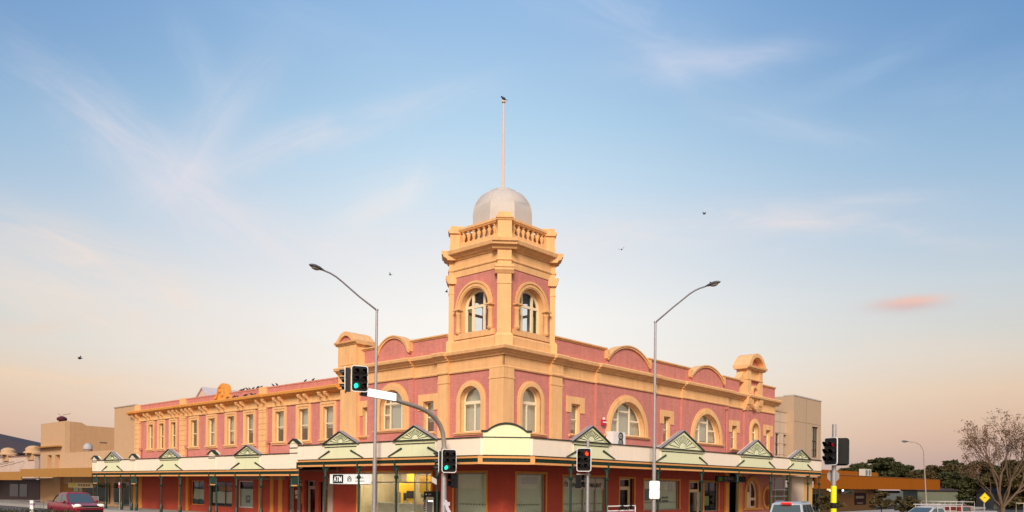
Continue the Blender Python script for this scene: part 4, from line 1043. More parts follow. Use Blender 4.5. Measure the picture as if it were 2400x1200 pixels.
MB().add([FL(45.0, .02, 3.5), FL(63.6, .02, 3.5), FL(63.6, 3.1, 3.2), FL(45.0, 3.1, 3.2)], [(0, 1, 2, 3)]).build('awning_roof', ROOFG, GB, recalc=False)
for u0, u1, z1 in ((49.2, 52.5, 2.0), (52.8, 55.2, 2.0)): shop_window(GB, FL, u0, u1, .3, z1, frame=BEIGE, d=.19, rec=.02, back=DARK)
shop_window(GB, FL, 55.6, 58.2, .0, 1.95, frame=BEIGE, d=.19, rec=.02, back=FROST, mull=(56.6,), trans=(1.2,))
MB().box(FL, 58.6, 61.2, -.02, .05, 0, 1.95).build('ochre_panel', OCHRE, GB)
MB().box(FL, 61.2, 61.6, -.02, .3, 0, 2.6).build('end_pillar', BEIGE2, GB)
# rooftop bits
t = thing('roof_vent', 'dark domed roof vent with thin aerial on top of the tall beige wall', 'vent', FL(62.9, -.3, 8.45))
m = MB(); c = FL(62.6, -.3, 8.45); m.lathe(c, [(.3, 0), (.3, .1), (.45, .15), (.5, .3), (.42, .45), (.2, .56), (.05, .6)], 12); m.build('cowl', mat('dark red vent', (.09, .015, .02), .6), t, smooth=40)
m = MB(); m.path([c+UP*.7-eL*.2, c+UP*.72-eL*2.4], .02, 5); m.path([c+UP*.6+eL*.2, c+UP*.95+eL*1.1], .015, 5); m.build('aerial', BLACK, t)
t = thing('roof_cooler', 'pale rounded rooftop air cooler against the beige stepped wall', 'air cooler', FL(55, -2, 5.2))
c = FL(58.0, -1.2, 5.18); m = MB(); m.lathe(c, [(.42, 0), (.42, .3), (.34, .34)], 12); m.build('base', mat('brown cooler base', (.28, .18, .13), .7), t)
m = MB(); m.lathe(c+UP*.34, [(.44, 0), (.44, .28), (.36, .46), (.26, .5), (.26, .6), (.1, .62)], 12); m.build('housing', mat('pale blue grey cooler', (.42, .40, .42), .6), t, smooth=40)
# far-left low shop with urn-topped piers, its awning, dark-roofed hall behind
UB = thing('urn_parapet_shop', 'low white parapet shop with rounded urn piers at far left of the street', 'building', FL(78, 0, 0))
m = MB(); m.box(FL, 69.8, 92, -.4, 0, 0, 5.05); m.build('front_wall', mat('pinkish white render', (.62, .46, .38), .8, streaks=.08), UB)
for u in (70.9, 79.6, 88):
    m = MB(); m.box(FL, u-1.0, u+1.0, -.5, .15, 4.6, 5.25); m.box(FL, u-1.35, u+1.35, -.55, .2, 5.2, 5.34)
    m.lathe(FL(u, -.2, 5.34), [(1.0, 0), (1.0, .1), (.78, .25), (.78, .55), (.45, .8), (.1, .86)], 14); m.build('urn_pier', BEIGE2, UB, smooth=40)
MB().box(FL, 71.8, 92, -.42, .05, 5.0, 5.12).build('coping', mat('pink brown coping', (.30, .15, .13), .7), UB)
MB().box(FL, 63.7, 92, 3.0, 3.1, 2.35, 3.22).build('awning_fascia', OCHRE, UB)
MB().add([FL(63.7, .02, 2.6), FL(92, .02, 2.6), FL(92, 3.0, 2.4), FL(63.7, 3.0, 2.4)], [(0, 1, 2, 3)]).build('awning_lining', MATS['brown awning lining'], UB, recalc=False)
MB().box(FL, 68.0, 90, -.1, .04, 0, 2.4).build('dark_shopfront', mat('dark wine shopfront', (.05, .02, .025), .4), UB)
for u0, u1 in ((72, 74.5), (75, 78)): MB().box(FL, u0, u1, .041, .07, .5, 1.9).build('shop_window', mat('dark window', (.03, .035, .04), .1, spec=.8), UB)
for u in (73, 76.5, 79):
    m = MB(); m.path([FL(u+4, 3.05, 3.3), FL(u, .1, 4.5)], .025, 5); m.build('awning_stay', BLACK, UB)
HB = thing('hall_building', 'grey hall with big dark pitched roof behind the urn parapet shop', 'building', (-66, 97, 0))
fh = F((-56.0, 95, 0), (-1, .12, 0), (0, -1, 0))
m = MB(); m.box(fh, 0, 30, -12, 0, 0, 5.7); m.build('wall', GREYW, HB)
m = MB(); m.add([fh(-.8, .5, 5.6), fh(30, .5, 5.6), fh(14, -6, 9.1), fh(30, -6, 9.1), fh(-.8, -12.5, 5.6), fh(30, -12.5, 5.6)], [(0, 1, 3, 2), (0, 2, 4), (2, 3, 5, 4)]); m.build('roof', DROOF, HB)

# ================================================================== tan clad neighbour on the side street
NB = thing('panel_clad_building', 'tan panel clad two storey building with tall blade wall beyond the pink front', 'building', FR(38, 0, 0))
shell = MB(); shell.sheet(FR, rect(32.62, 36.7, 3.2, 8.55), [rect(33.1, 33.85, 4.9, 6.75), rect(34.75, 35.5, 4.9, 6.72)], 0, .2)
shell.add([FR(36.7, 0, 3.2), FR(36.7, -10, 3.2), FR(36.7, -10, 8.5), FR(36.7, 0, 8.5)], [(0, 1, 2, 3)])
shell.build('clad_wall', TANL, NB)
m = MB()
for z in (4.1, 5.0, 5.9, 6.8, 7.7): m.box(FR, 32.62, 36.7, -.01, .006, z, z+.025)
for u in (33.98, 35.36): m.box(FR, u, u+.03, -.01, .005, 3.3, 8.5)
m.build('panel_joints', mat('dark joint sealant', (.20, .13, .09), .8), NB)['kind'] = 'stuff'  # joints drawn as thin strips of one dark colour
MB().box(FR, 32.62, 36.72, -.3, .04, 8.55, 8.63).build('coping', TAN, NB)
MB().add([FR(32.62, -1.2, 8.5), FR(36.7, -1.2, 8.5), FR(36.7, -6, 10.4), FR(32.62, -6, 10.0)], [(0, 1, 2, 3)]).build('sloping_roof', mat('blue grey roofing', (.48, .46, .50), .5), NB, recalc=False)
fw = .62
bl = MB(); bl.sheet(FR, rect(35.35, 41.4, 3.2, 9.98), [rect(39.3, 40.75, 4.95, 7.65)], fw, .25)
bl.add([FR(35.35, fw, 3.2), FR(35.35, -8, 3.2), FR(35.35, -8, 9.98), FR(35.35, fw, 9.98), FR(41.4, fw, 3.2), FR(41.4, -8, 3.2), FR(41.4, -8, 9.98), FR(41.4, fw, 9.98)], [(0, 1, 2, 3), (4, 5, 6, 7), (3, 2, 6, 7)])
bl.build('blade_wall', TAN, NB)
MB().box(FR, 35.33, 41.44, -.3, fw+.04, 9.98, 10.08).build('coping', mat('pale grey capping', (.48, .44, .42), .6), NB)
m = MB(); m.box(FR, 35.36, 41.39, fw-.01, fw+.006, 7.85, 7.875); m.box(FR, 35.36, 41.39, fw-.01, fw+.006, 4.75, 4.775); m.box(FR, 38.0, 38.03, fw-.01, fw+.005, 3.3, 9.9)
m.build('panel_joints', MATS['dark joint sealant'], NB)['kind'] = 'stuff'
DF = mat('dark window frame', (.03, .025, .025), .5)
w = window_set(NB, FR, 40.025, .725, 4.95, 7.65, fw, arch=False, mull=[(40.2, .1, None, None)], trans=[(6.4, .06, None, None), (5.6, .06, None, None)], frm=DF, rec=.14, curtain_or_tone=BLIND)
for u in (33.475, 35.125): window_set(NB, FR, u, .375, 4.9, 6.74, 0, arch=False, trans=[(5.9, .04, None, None)], frm=DF, rec=.14, curtain_or_tone=DARK, fr=.05)  # DARK sheet behind the glass stands in for the unlit room
m = MB(); m.sheet(FR, rect(32.62, 41.4, -.1, 3.3), [rect(32.8, 36.4, .05, 3.1)], -.1, .2); m.build('ground_wall', mat('ochre render', (.60, .36, .14), .75, streaks=.05), NB)
m = MB(); m.box(FR, 36.5, 39.2, -.1, .0, 0, 3.25); m.build('tan_pier', TANL, NB)
w = shop_window(NB, FR, 32.8, 36.4, .05, 3.1, frame=mat('white frame', (.6, .58, .55), .4), d=-.1, mull=(33.7, 35.5), trans=(1.55, 2.1), back=None)
MB().box(FR, 32.9, 36.3, -.5, -.45, 2.1, 3.05).build('blind', SOFFIT, w); MB().box(FR, 32.7, 36.5, -2.5, -2.4, 0, 3.1).build('back_wall', MATS['grey partition'], w)
MB().box(FR, 36.9, 38.2, .0, .03, .9, 1.15).build('name_plate', MATS['faded white sheet'], NB)

# ================================================================== low orange building farther down the side street
# (the side street bends slightly back here)
FO = F(C0+eR*(43.8-43.4*1.43)+eL*3.0, eR*1.43, -eL)
OB = thing('orange_fascia_building', 'low building with deep burnt orange awning fascia beyond the tan blade wall', 'building', FO(58, 0, 0))
m = MB(); m.box(FO, 41.9, 72, 2.9, 3.0, 2.2, 3.52)
for u in (50, 55, 60, 65.5): m.box(FO, u, u+.03, 3.0, 3.006, 2.22, 3.50)
m.build('awning_fascia', ORANGE, OB); MB().box(FO, 71.9, 72, -1.5, 2.9, 2.2, 3.52).build('awning_end', ORANGE, OB)
MB().box(FO, 41.9, 72.05, 2.85, 3.04, 3.52, 3.58).build('capping', mat('brown capping', (.18, .08, .03), .6), OB)
MB().box(FO, 41.9, 58.9, -2, 1.0, 3.0, 4.1).build('upper_parapet', ORANGE, OB)
MB().add([FO(41.9, -1.5, 2.25), FO(72, -1.5, 2.25), FO(72, 2.9, 2.22), FO(41.9, 2.9, 2.22)], [(0, 1, 2, 3)]).build('awning_lining', mat('dark lining', (.08, .055, .045), .8), OB, recalc=False)
MB().add([FO(41.9, -8, 3.3), FO(72, -8, 3.3), FO(72, 2.9, 3.3), FO(41.9, 2.9, 3.3)], [(0, 1, 2, 3)]).build('roof', ROOFG, OB, recalc=False)
m = MB(); m.sheet(FO, rect(41.9, 64, -.3, 2.3), [rect(48.2, 51.6, -.2, 1.7)], -1.4, .2); m.build('shop_wall', mat('peach render', (.58, .34, .19), .8, streaks=.05), OB)
w = shop_window(OB, FO, 48.2, 51.6, -.2, 1.7, frame=GAL, d=-1.4, back=DARK, mull=(49.3, 50.4))
for u in (45.0, 46.6): MB().box(FO, u, u+.9, -1.39, -1.34, -.2, 1.75).build('door', mat('dull brown door', (.16, .1, .07), .6), OB)
MB().box(FO, 58.5, 61.2, -1.39, -1.33, .35, 1.75).build('wall_poster', mat('plum poster', (.10, .04, .07), .6), OB)
MB().box(FO, 58.7, 60.6, -1.33, -1.32, 1.1, 1.4).build('poster_text_block', MATS['faded white sheet'], OB); MB().box(FO, 59.0, 60.4, -1.33, -1.32, .5, .62).build('poster_text_block', MATS['faded white sheet'], OB)
m = MB(); m.prism(FO, [(54.2, 1.65), (57.0, 1.65), (57.0, 2.1), (54.2, 2.0)], -.8, -.76); m.build('hanging_sign', MATS['faded white sheet'], OB)
m = MB(); m.prism(FO, [(55.2, 1.68), (56.9, 1.68), (56.3, 1.95)], -.76, -.75); m.build('sign_emblem', mat('green emblem', (.05, .28, .10), .5), OB)
MB().box(FO, 61.5, 68.5, -.6, -.5, 1.72, 2.05).build('dark_sign', mat('dark navy sign', (.012, .012, .03), .5), OB)
for u in (49.4, 52.0):
    m = MB(); m.ell(FO(u, .5, 2.06), (.09, .09, .09)); m.build('downlight', mat('white downlight', (1, 1, 1), .5, var=0, emit=(.9, .95, 1, 6)), OB)
MB().box(FO, 48.2, 48.9, .8, .9, 2.05, 2.21).build('exit_lamp', mat('amber lamp', (.8, .6, .2), .5, var=0, emit=(1, .7, .25, 1.2)), OB)
t = thing('air_conditioner', 'pale twin fan air conditioner on the roof of the orange fascia building', 'air conditioner', FO(55, 1.2, 3.5))
MB().box(FO, 54.2, 55.7, 1.1, 1.7, 3.6, 4.4).build('housing', mat('pale cream metal', (.55, .52, .44), .5), t)
for u in (54.6, 55.3): MB().lathe(FO(u, 1.7, 4.0), [(.34, 0), (.32, .03), (.05, .03)], 14, axis=-eL).build('fan_grille', mat('grille grey', (.2, .2, .19), .6), t)

# ================================================================== lettering
def text(body, f, u, d, z, h, mt, parent, name='lettering', align='LEFT', wscale=1.0, flip=False, bold=.0):
    """flat letters on a wall frame; u grows to the reader's right unless flip"""
    cu = bpy.data.curves.new('lettering', 'FONT'); cu.body = body; cu.size = h; cu.align_x = align; cu.extrude = .004; cu.offset = bold
    ob = bpy.data.objects.new('lettering', cu); COL.objects.link(ob)
    dg = bpy.context.evaluated_depsgraph_get(); me = bpy.data.meshes.new_from_object(ob.evaluated_get(dg))
    bpy.data.objects.remove(ob)
    org = Vector((0, 0, 0)); p = parent
    while p: org += p.location; p = p.parent
    s = -1 if flip else 1
    for v in me.vertices:
        x, y, z_ = v.co
        v.co = f(u+s*x*wscale, d+z_, z+y)-org
    o = bpy.data.objects.new(name, me); COL.objects.link(o); o.parent = parent
    me.materials.clear(); me.materials.append(mt)
    return o


def house_mark(f, u, d, z, r, mt, parent, flip=False):
    s = -1 if flip else 1
    m = MB()
    o = [(u-s*r*.8, z-r*.55), (u-s*r*.8, z+r*.2), (u, z+r*.8), (u+s*r*.8, z+r*.2), (u+s*r*.8, z-r*.55)]
    i = [(u-s*r*.6, z-r*.55), (u-s*r*.6, z+r*.1), (u, z+r*.55), (u+s*r*.6, z+r*.1), (u+s*r*.6, z-r*.55)]
    m.band(f, o, i, d, d+.008)
    m.band(f, arch_pts(u, r*.42, z-r*.4, z-r*.15, 10, r*.42), arch_pts(u, r*.24, z-r*.4, z-r*.15, 10, r*.24), d, d+.008)
    m.box(f, u-r*.75, u+r*.75, d, d+.007, z-r*.62, z-r*.5)
    return m.build('logo', mt, parent)


bsw = [o for o in CB.children if o.name.startswith('shop_window')][1]
text('NEWCASTLE PERMANENT', FR, 5.72, -.132, 2.17, .33, INK, bsw, wscale=.80, bold=.012)
house_mark(FR, 5.38, -.132, 2.34, .23, INK, bsw)
csw = [o for o in CB.children if o.name.startswith('shop_window')][2]
house_mark(FR, 15.35, -.19, 1.42, .32, INK, csw)
text('newcastle', FR, 15.75, -.19, 1.46, .26, INK, csw, wscale=.8); text('permanent', FR, 15.75, -.19, 1.24, .24, INK, csw, wscale=.8)
m = MB(); m.box(FR, 16.6, 16.85, -.195, -.185, 1.95, 2.5); m.box(FR, 17.0, 17.35, -.195, -.185, 1.95, 2.5); m.build('notice', MATS['faded white sheet'], csw)
# hanging light box on the main street
t = thing('hanging_sign', 'white backlit sign with black ATM panel hanging under the main street verandah', 'sign', FL(10.3, 1.8, 2.5))
FS = F(FL(12.2, 1.8, 0), (-eL+(-eR)*-.0), -eR)   # reader sees u running to the right
LS = 3.7
MB().box(FS, 0, LS, -.09, .09, 2.24, 2.80).build('box', LITW, t)
MB().box(FS, -.02, LS+.02, -.10, .10, 2.795, 2.84).build('top_rail', mat('sign box grey', (.4, .39, .38), .5), t); MB().box(FS, -.02, LS+.02, -.10, .10, 2.20, 2.245).build('bottom_rail', MATS['sign box grey'], t)
MB().box(FS, .30, 1.32, .088, .094, 2.27, 2.77).build('black_panel', INK, t)
text('ATM', FS, .40, .098, 2.37, .44, LITW, t, wscale=.88, bold=.010)
house_mark(FS, 1.92, .094, 2.52, .24, INK, t)
text('newcastle', FS, 2.45, .094, 2.54, .2, mat('pale grey lettering', (.5, .5, .48), .6), t); text('permanent', FS, 2.45, .094, 2.34, .2, MATS['pale grey lettering'], t)
for u in (.6, 3.2):
    m = MB(); m.path([FS(u, 0, 2.83), FS(u, 0, 3.55)], .018, 6); m.build('hanger', MATS['sign box grey'], t)
# hanging black sign on the side street
t = thing('hanging_sign', 'black hanging sign with green square under the side street verandah', 'sign', FR(22.9, 1.2, 2.85))
MB().box(FR, 20.6, 25.2, 1.12, 1.22, 2.62, 3.04).build('board', INK, t); MB().box(FR, 20.85, 21.5, 1.215, 1.228, 2.68, 2.98).build('green_square', mat('green sign square', (.10, .24, .03), .5), t)
text('H&R BLOCK', FR, 21.75, 1.222, 2.80, .26, mat('dim white lettering', (.34, .34, .34), .6), t); text('tax accountants', FR, 21.75, 1.222, 2.66, .10, MATS['dim white lettering'], t)
for u in (21, 24.8):
    m = MB(); m.path([FR(u, 1.17, 3.04), FR(u, 1.17, 3.58)], .018, 6); m.build('hanger', BLACK, t)
# cash machine kiosk
t = thing('cash_machine', 'black free standing cash machine beside the lit bank window', 'cash machine', FL(5.1, .35, 0))
FK = F(FL(5.58, .35, 0), -eL, -eR)
m = MB(); m.box(FK, 0, .92, -.3, 0, 0, 1.86); m.build('surround', INK, t)
m = MB(); m.prism(FK, [(.2, .1), (.2, 1.5), (.26, 1.56), (.76, 1.56), (.82, 1.5), (.82, .1)], .0, .03); m.build('fascia', mat('cream cash machine fascia', (.55, .48, .38), .4), t)
MB().box(FK, .28, .74, .03, .04, .5, 1.36).build('recess', mat('grey recess', (.16, .15, .16), .3), t)
MB().box(FK, .40, .78, .04, .05, 1.30, 1.36).build('lamp', mat('cash machine lamp', (1, 1, 1), .4, var=0, emit=(1, 1, 1, 2)), t)
text('ATM', FK, .38, .004, 1.66, .11, WHITE, t); m = MB(); m.lathe(FK(.2, 0, 1.7), [(.05, 0), (.05, .006)], 12, axis=-eR); m.build('logo_disc', WHITE, t)
for k in range(9): MB().box(FK, .08, .13, .0, .006, .35+k*.12, .42+k*.12).build('side_mark', WHITE, t)

# ================================================================== things fixed to the upper front
t = thing('air_conditioner', 'white twin fan air conditioner on the verandah roof under the first big arched window', 'air conditioner', FR(9.3, .6, 4.5))
MB().box(FR, 8.72, 10.0, .25, .75, 4.62, 5.46).build('housing', mat('white enamel', (.74, .72, .69), .45), t)
for z in (5.2, 4.83):
    g_ = MB().lathe(FR(9.5, .752, z), [(.25, 0), (.24, .02), (.20, .02), (.20, .0)], 18, axis=-eL).build('fan_ring', mat('dark fan grille', (.05, .05, .05), .5), t)
    m = MB(); m.lathe(FR(9.5, .752, z), [(.15, 0), (.14, .012)], 14, axis=-eL); m.build('fan_disc', mat('grey fan', (.32, .31, .3), .5), t)
    m = MB(); m.lathe(FR(9.5, .766, z), [(.06, 0), (.05, .012)], 12, axis=-eL); m.build('fan_hub', MATS['dark fan grille'], t)
t = thing('air_conditioner', 'low grey air conditioner lying on the verandah roof behind the right lamp post', 'air conditioner', FR(13.6, 1.2, 4.5))
MB().box(FR, 12.9, 14.4, .9, 1.6, 4.42, 4.85).build('housing', mat('grey enamel', (.36, .33, .31), .5), t); MB().box(FR, 13.0, 14.3, 1.6, 1.62, 4.5, 4.78).build('louvre', MATS['grille grey'], t)
t = thing('roof_box', 'flat dark box on the verandah roof below the pink downpipe', 'box', FR(24.6, 1.2, 4.5))
MB().box(FR, 23.6, 26.0, .6, 1.4, 4.45, 4.72).build('body', mat('dark brown box', (.06, .035, .035), .6), t); MB().box(FR, 23.5, 26.1, .55, 1.45, 4.72, 4.78).build('lid', BLACK, t)
t = thing('alarm_siren', 'red and white alarm siren on the pink wall beside the first big arched window', 'siren', FR(8.45, .15, 5.97))
m = MB(); m.box(FR, 8.3, 8.62, .14, .34, 5.82, 6.14); m.build('box', mat('red plastic', (.5, .03, .05), .4), t); MB().box(FR, 8.25, 8.67, .34, .36, 5.95, 6.02).build('stripe', WHITE, t)
m = MB(); m.lathe(FR(8.46, .25, 6.14), [(.1, 0), (.09, .1), (.03, .14)], 10); m.build('strobe', mat('white strobe', (.7, .6, .6), .3), t, smooth=40)

# ================================================================== poles, lamps and signals
def sig_head(parent, c, face, cols=2, lit=None, back_white=True, w=.72, h=1.10, aspect=.30):
    """signal head: target board with white edge, lens/visor grid; face = horizontal facing vector"""
    n_ = Vector(face).normalized(); e_ = Vector((-n_.y, n_.x, 0)); f = F(Vector(c), e_, n_)
    def rr(hw, hh, r, k=5):
        p = []
        for cx_, cz_, a in ((hw-r, hh-r, 0), (-hw+r, hh-r, 90), (-hw+r, -hh+r, 180), (hw-r, -hh+r, 270)):
            p += [(cx_+r*math.cos(R_(a+90*i/k)), cz_+r*math.sin(R_(a+90*i/k))) for i in range(k+1)]
        return p
    b_ = MB(); b_.prism(f, rr(w/2, h/2, .12), -.02, .0)
    b_.box(f, -w*.36 if cols == 2 else -.17, w*.36 if cols == 2 else .17, -.20, -.02, -h*.44, h*.44)
    hd = b_.build('signal_head', BLACK, parent)
    o = rr(w/2+.002, h/2+.002, .12); i = rr(w/2-.032, h/2-.032, .09)
    MB().band(f, o+[o[0]], i+[i[0]], -.021 if back_white else -.01, .012).build('board_edge', WHITE, hd)
    xs = (0,) if cols == 1 else (-.165, .165)
    for ci, x in enumerate(xs):
        for r in range(3):
            z = (1-r)*aspect
            L = None
            if lit and (ci, r) == lit[:2]: L = lit[2]
            cc = f(x, 0, z)
            m = MB(); m.lathe(cc, [(.105, 0), (.10, .02), (.05, .035), (.01, .04)], 14, axis=n_); m.build('lens', L or LENSOFF, hd, smooth=50)
            m = MB(); k = 14; Lv = .26
            vs = []; fs = []
            for q in range(k+1):
                a = R_(-38+256*q/k)
                dl = Lv*(.55+.45*max(0, math.sin(a)))
                vs += [f(x+.118*math.cos(a), 0, z+.118*math.sin(a)), f(x+.118*math.cos(a), dl, z-.015+.118*math.sin(a)), f(x+.110*math.cos(a), dl, z-.015+.110*math.sin(a)), f(x+.110*math.cos(a), 0, z+.110*math.sin(a))]
            for q in range(k):
                for j in range(4): fs.append((q*4+j, q*4+(j+1) % 4, (q+1)*4+(j+1) % 4, (q+1)*4+j))
            m.add(vs, fs); m.build('visor', BLACK, hd)
    return hd


GREENL = mat('lit green signal', (.0, .3, .2), .3, var=0, emit=(.02, .85, .50, 2.2))
REDL = mat('lit red signal', (.4, .02, .01), .3, var=0, emit=(1, .05, .01, 2.2))


def ang(deg): return Vector((math.sin(R_(deg)), -math.cos(R_(deg)), 0))   # 0 = towards the camera, + = to its right


def ped_lantern(parent, c, face):
    n_ = Vector(face).normalized(); f = F(Vector(c), Vector((-n_.y, n_.x, 0)), n_)
    m = MB(); m.box(f, -.17, .17, -.16, 0, -.33, .33); h = m.build('pedestrian_lantern', BLACK, parent)
    for z in (.16, -.16):
        MB().box(f, -.12, .12, 0, .012, z-.12, z+.12).build('lens', LENSOFF, h)
        m = MB(); m.band(f, [(-.15, z-.1), (-.15, z+.15), (.15, z+.15), (.15, z-.1)], [(-.14, z-.1), (-.14, z+.14), (.14, z+.14), (.14, z-.1)], 0, .18); m.build('hood', BLACK, h)
    return h


def street_lamp(base, top, arm, name_label, r0=.115, mt=GALV2, cell=False):
    t = thing('street_lamp', name_label, 'street lamp', base, None)
    base, top = Vector(base), Vector(top); arm = [Vector(a) for a in arm]
    m = MB(); mid = base.lerp(top, .30)
    m.path([base, base+UP*.02], r0*1.5, 14); m.path([base, mid], [r0, r0*.92], 14); m.path([mid, mid+UP*.06], r0*1.05, 14); m.path([mid+UP*.06, top], [r0*.78, r0*.55], 14)
    m.path([top-UP*.02, top+UP*.06], r0*.75, 12)
    m.build('pole', mt, t, smooth=50)
    m = MB(); m.path([top]+arm, [.05]+[.042]*len(arm), 10); m.build('arm', mt, t, smooth=60)
    d = (arm[-1]-arm[-2]).normalized(); c = arm[-1]
    m = MB(); q = d.to_track_quat('X', 'Z').to_matrix()
    pts = [(0, .05), (.12, .09), (.3, .15), (.55, .17), (.75, .12), (.86, .03)]
    vs = []; fs = []; nn = 12
    for x, r in pts:
        for k in range(nn):
            a = 2*math.pi*k/nn; zz = math.sin(a)*r*.72
            if zz < 0: zz *= .55
            vs.append(c+q @ Vector((x, math.cos(a)*r, zz)))
    for i in range(len(pts)-1):
        for k in range(nn): fs.append((i*nn+k, i*nn+(k+1) % nn, (i+1)*nn+(k+1) % nn, (i+1)*nn+k))
    fs += [tuple(range(nn)), tuple(range((len(pts)-1)*nn, len(pts)*nn))]
    m.add(vs, fs); h = m.build('lamp_head', mat('dark grey lamp housing', (.10, .095, .10), .4, spec=.5), t, smooth=50)
    m = MB(); m.ell(c+q @ Vector((.5, 0, -.07)), (.22, .12, .07), rot=q); m.build('diffuser', mat('lamp diffuser', (.25, .22, .18), .3), h, smooth=60)
    if cell:
        m = MB(); m.lathe(c+q @ Vector((.28, 0, .09)), [(.035, 0), (.035, .07), (.01, .08)], 8); m.build('photo_cell', BLACK, h)
    return t


street_lamp((-7.14, 40.93, 0), (-7.09, 40.93, 11.25), [(-7.85, 40.08, 11.75), (-8.55, 39.30, 12.30), (-8.78, 39.04, 12.46), (-9.02, 38.77, 12.57), (-9.26, 38.50, 12.62)], 'tall grey lamp post on the kerb with arm reaching left, before the first arched bay', mt=GALV)
street_lamp((7.85, 43.66, 0), (7.85, 43.66, 11.32), [(8.65, 42.95, 11.98), (9.42, 42.25, 12.57), (9.65, 42.05, 12.70), (9.88, 41.85, 12.78), (10.12, 41.63, 12.82)], 'tall pale lamp post with blank sign and arm reaching right, side street kerb', cell=True, mt=GALV)
street_lamp((47.3, 90, -.3), (46.95, 90, 5.6), [(46.9, 90, 6.6), (46.5, 90, 7.3), (45.9, 90, 7.6), (45.2, 90, 7.65)], 'distant thin lamp post with curved arm in front of the trees', r0=.10)
t = thing('blank_sign', 'blank white tall rounded sign on the pole of the right street lamp', 'sign', (7.85, 43.5, 2.4))
fb = F((7.85, 43.5, 0), ang(10).cross(UP)*-1, ang(10))
m = MB(); m.prism(fb, [(-.30, 1.62), (-.25, 1.56), (.25, 1.56), (.30, 1.62), (.30, 2.0), (.28, 2.08), (.30, 2.16), (.30, 2.50), (.25, 2.55), (-.25, 2.55), (-.30, 2.50), (-.30, 2.16), (-.28, 2.08), (-.30, 2.0)], 0, .02); m.build('plate', SIGNW, t)
m = MB(); m.box(fb, -.04, .04, -.10, 0, 1.7, 2.4); m.build('bracket', GALV, t)
# mast arm signal on the main street corner
MP = Vector((-3.2, 37.1, 0))
t = thing('mast_arm_signal', 'grey curved mast arm pole carrying green lit signals over the main street', 'traffic signal', MP)
tip = Vector((-6.45, 33.35, 6.02)); dn = (Vector((tip.x, tip.y, 0))-MP).normalized()
pts = [MP+UP*z+dn*q for q, z in ((0, 3.9), (.03, 4.3), (.12, 4.7), (.3, 5.02), (.55, 5.28), (.85, 5.47), (1.2, 5.61), (1.6, 5.72), (2.0, 5.79), (3.0, 5.93), (4.0, 5.99), (4.96, 6.02))]
L0 = pts[9]
m = MB(); m.path([MP, MP+UP*3.95], [.15, .115], 14); m.build('pole', GALV, t, smooth=50)
m = MB(); m.path(pts, [.11]*6+[.10]*3+[.085, .07, .06], 12); m.path([MP+UP*3.84, MP+UP*3.98], .15, 12); m.build('mast_arm', GALV2, t, smooth=60)
sig_head(t, tip+Vector((.02, -.25, .62)), ang(26), 2, (0, 2, GREENL))
sig_head(t, tip+Vector((-.66, .15, .62)), ang(-82), 2)
hm = sig_head(t, MP+Vector((.26, -.32, 3.34)), ang(24), 2, (0, 2, GREENL))
sig_head(t, MP+Vector((-.27, .05, 3.32)), ang(-84), 2)
ped_lantern(t, MP+Vector((.40, .05, 2.42)), ang(-50))
m = MB(); m.box(F(MP+Vector((-.45, -.1, 2.42)), Vector((.86, .0, -.5)), Vector((0, -1, 0))), -.14, .14, -.05, .05, -.13, .13); m.build('speaker_box', mat('pale grey box', (.5, .47, .44), .5), t)
m = MB(); m.box(FW, MP.x-.02, MP.x+.30, MP.y-.15, MP.y-.12, 1.25, 1.42); m.prism(F(MP+Vector((.12, -.19, 0)), (1, 0, 0), (0, -1, 0)), [(-.08, 1.55), (.05, 1.5), (.12, 1.2), (.25, .95), (.12, .85), (.0, 1.1)], 0, .01); m.build('torn_sticker', mat('pale sticker', (.55, .5, .58), .5), t)
t2 = thing('street_name_sign', 'blank white street name box with added glow along the mast arm', 'sign', tip+dn*-.9)
ds = (L0.lerp(tip, .75)-tip); e_ = Vector((-ds.x, -ds.y, 0)).normalized()
pa = tip+(L0-tip)*.10; pb = tip+(L0-tip)*.92
ev = (pb-pa); el = ev.length; ev = ev.normalized()
fn = F(pa, ev, Vector((ev.y, -ev.x, 0)).normalized())
m = MB(); m.box(fn, .0, el, .10, .22, -.06, .27); m.build('name_box', mat('white sign with added glow', (.95, .95, .95), .5, var=0, emit=(1, 1, 1, .6)), t2)  # emission added to keep the blank face pure white; no known lamp inside
m = MB(); m.box(fn, -.22, -.01, .08, .24, -.08, .29); m.build('end_cap', BLACK, t2)
# red signal on the side street corner
RP = Vector((3.69, 38.5, 0))
t = thing('traffic_signal', 'slim pole with red lit signal head in front of the bank sign window', 'traffic signal', RP)
m = MB(); m.path([RP, RP+UP*4.42], [.085, .07], 12); m.build('pole', GALV, t, smooth=50); MB().lathe(RP+UP*4.42, [(.085, 0), (.08, .06), (.02, .09)], 12).build('cap', GALV, t)
sig_head(t, RP+Vector((-.22, -.32, 3.50)), ang(-24), 2, (1, 0, REDL), w=.74, h=1.14)
ped_lantern(t, RP+Vector((-.38, .05, 2.45)), ang(60))
m = MB(); m.box(F(RP, (1, 0, 0), (0, -1, 0)), -.55, .12, -.05, .05, 2.78, 2.83); m.build('bracket', GALV, t)
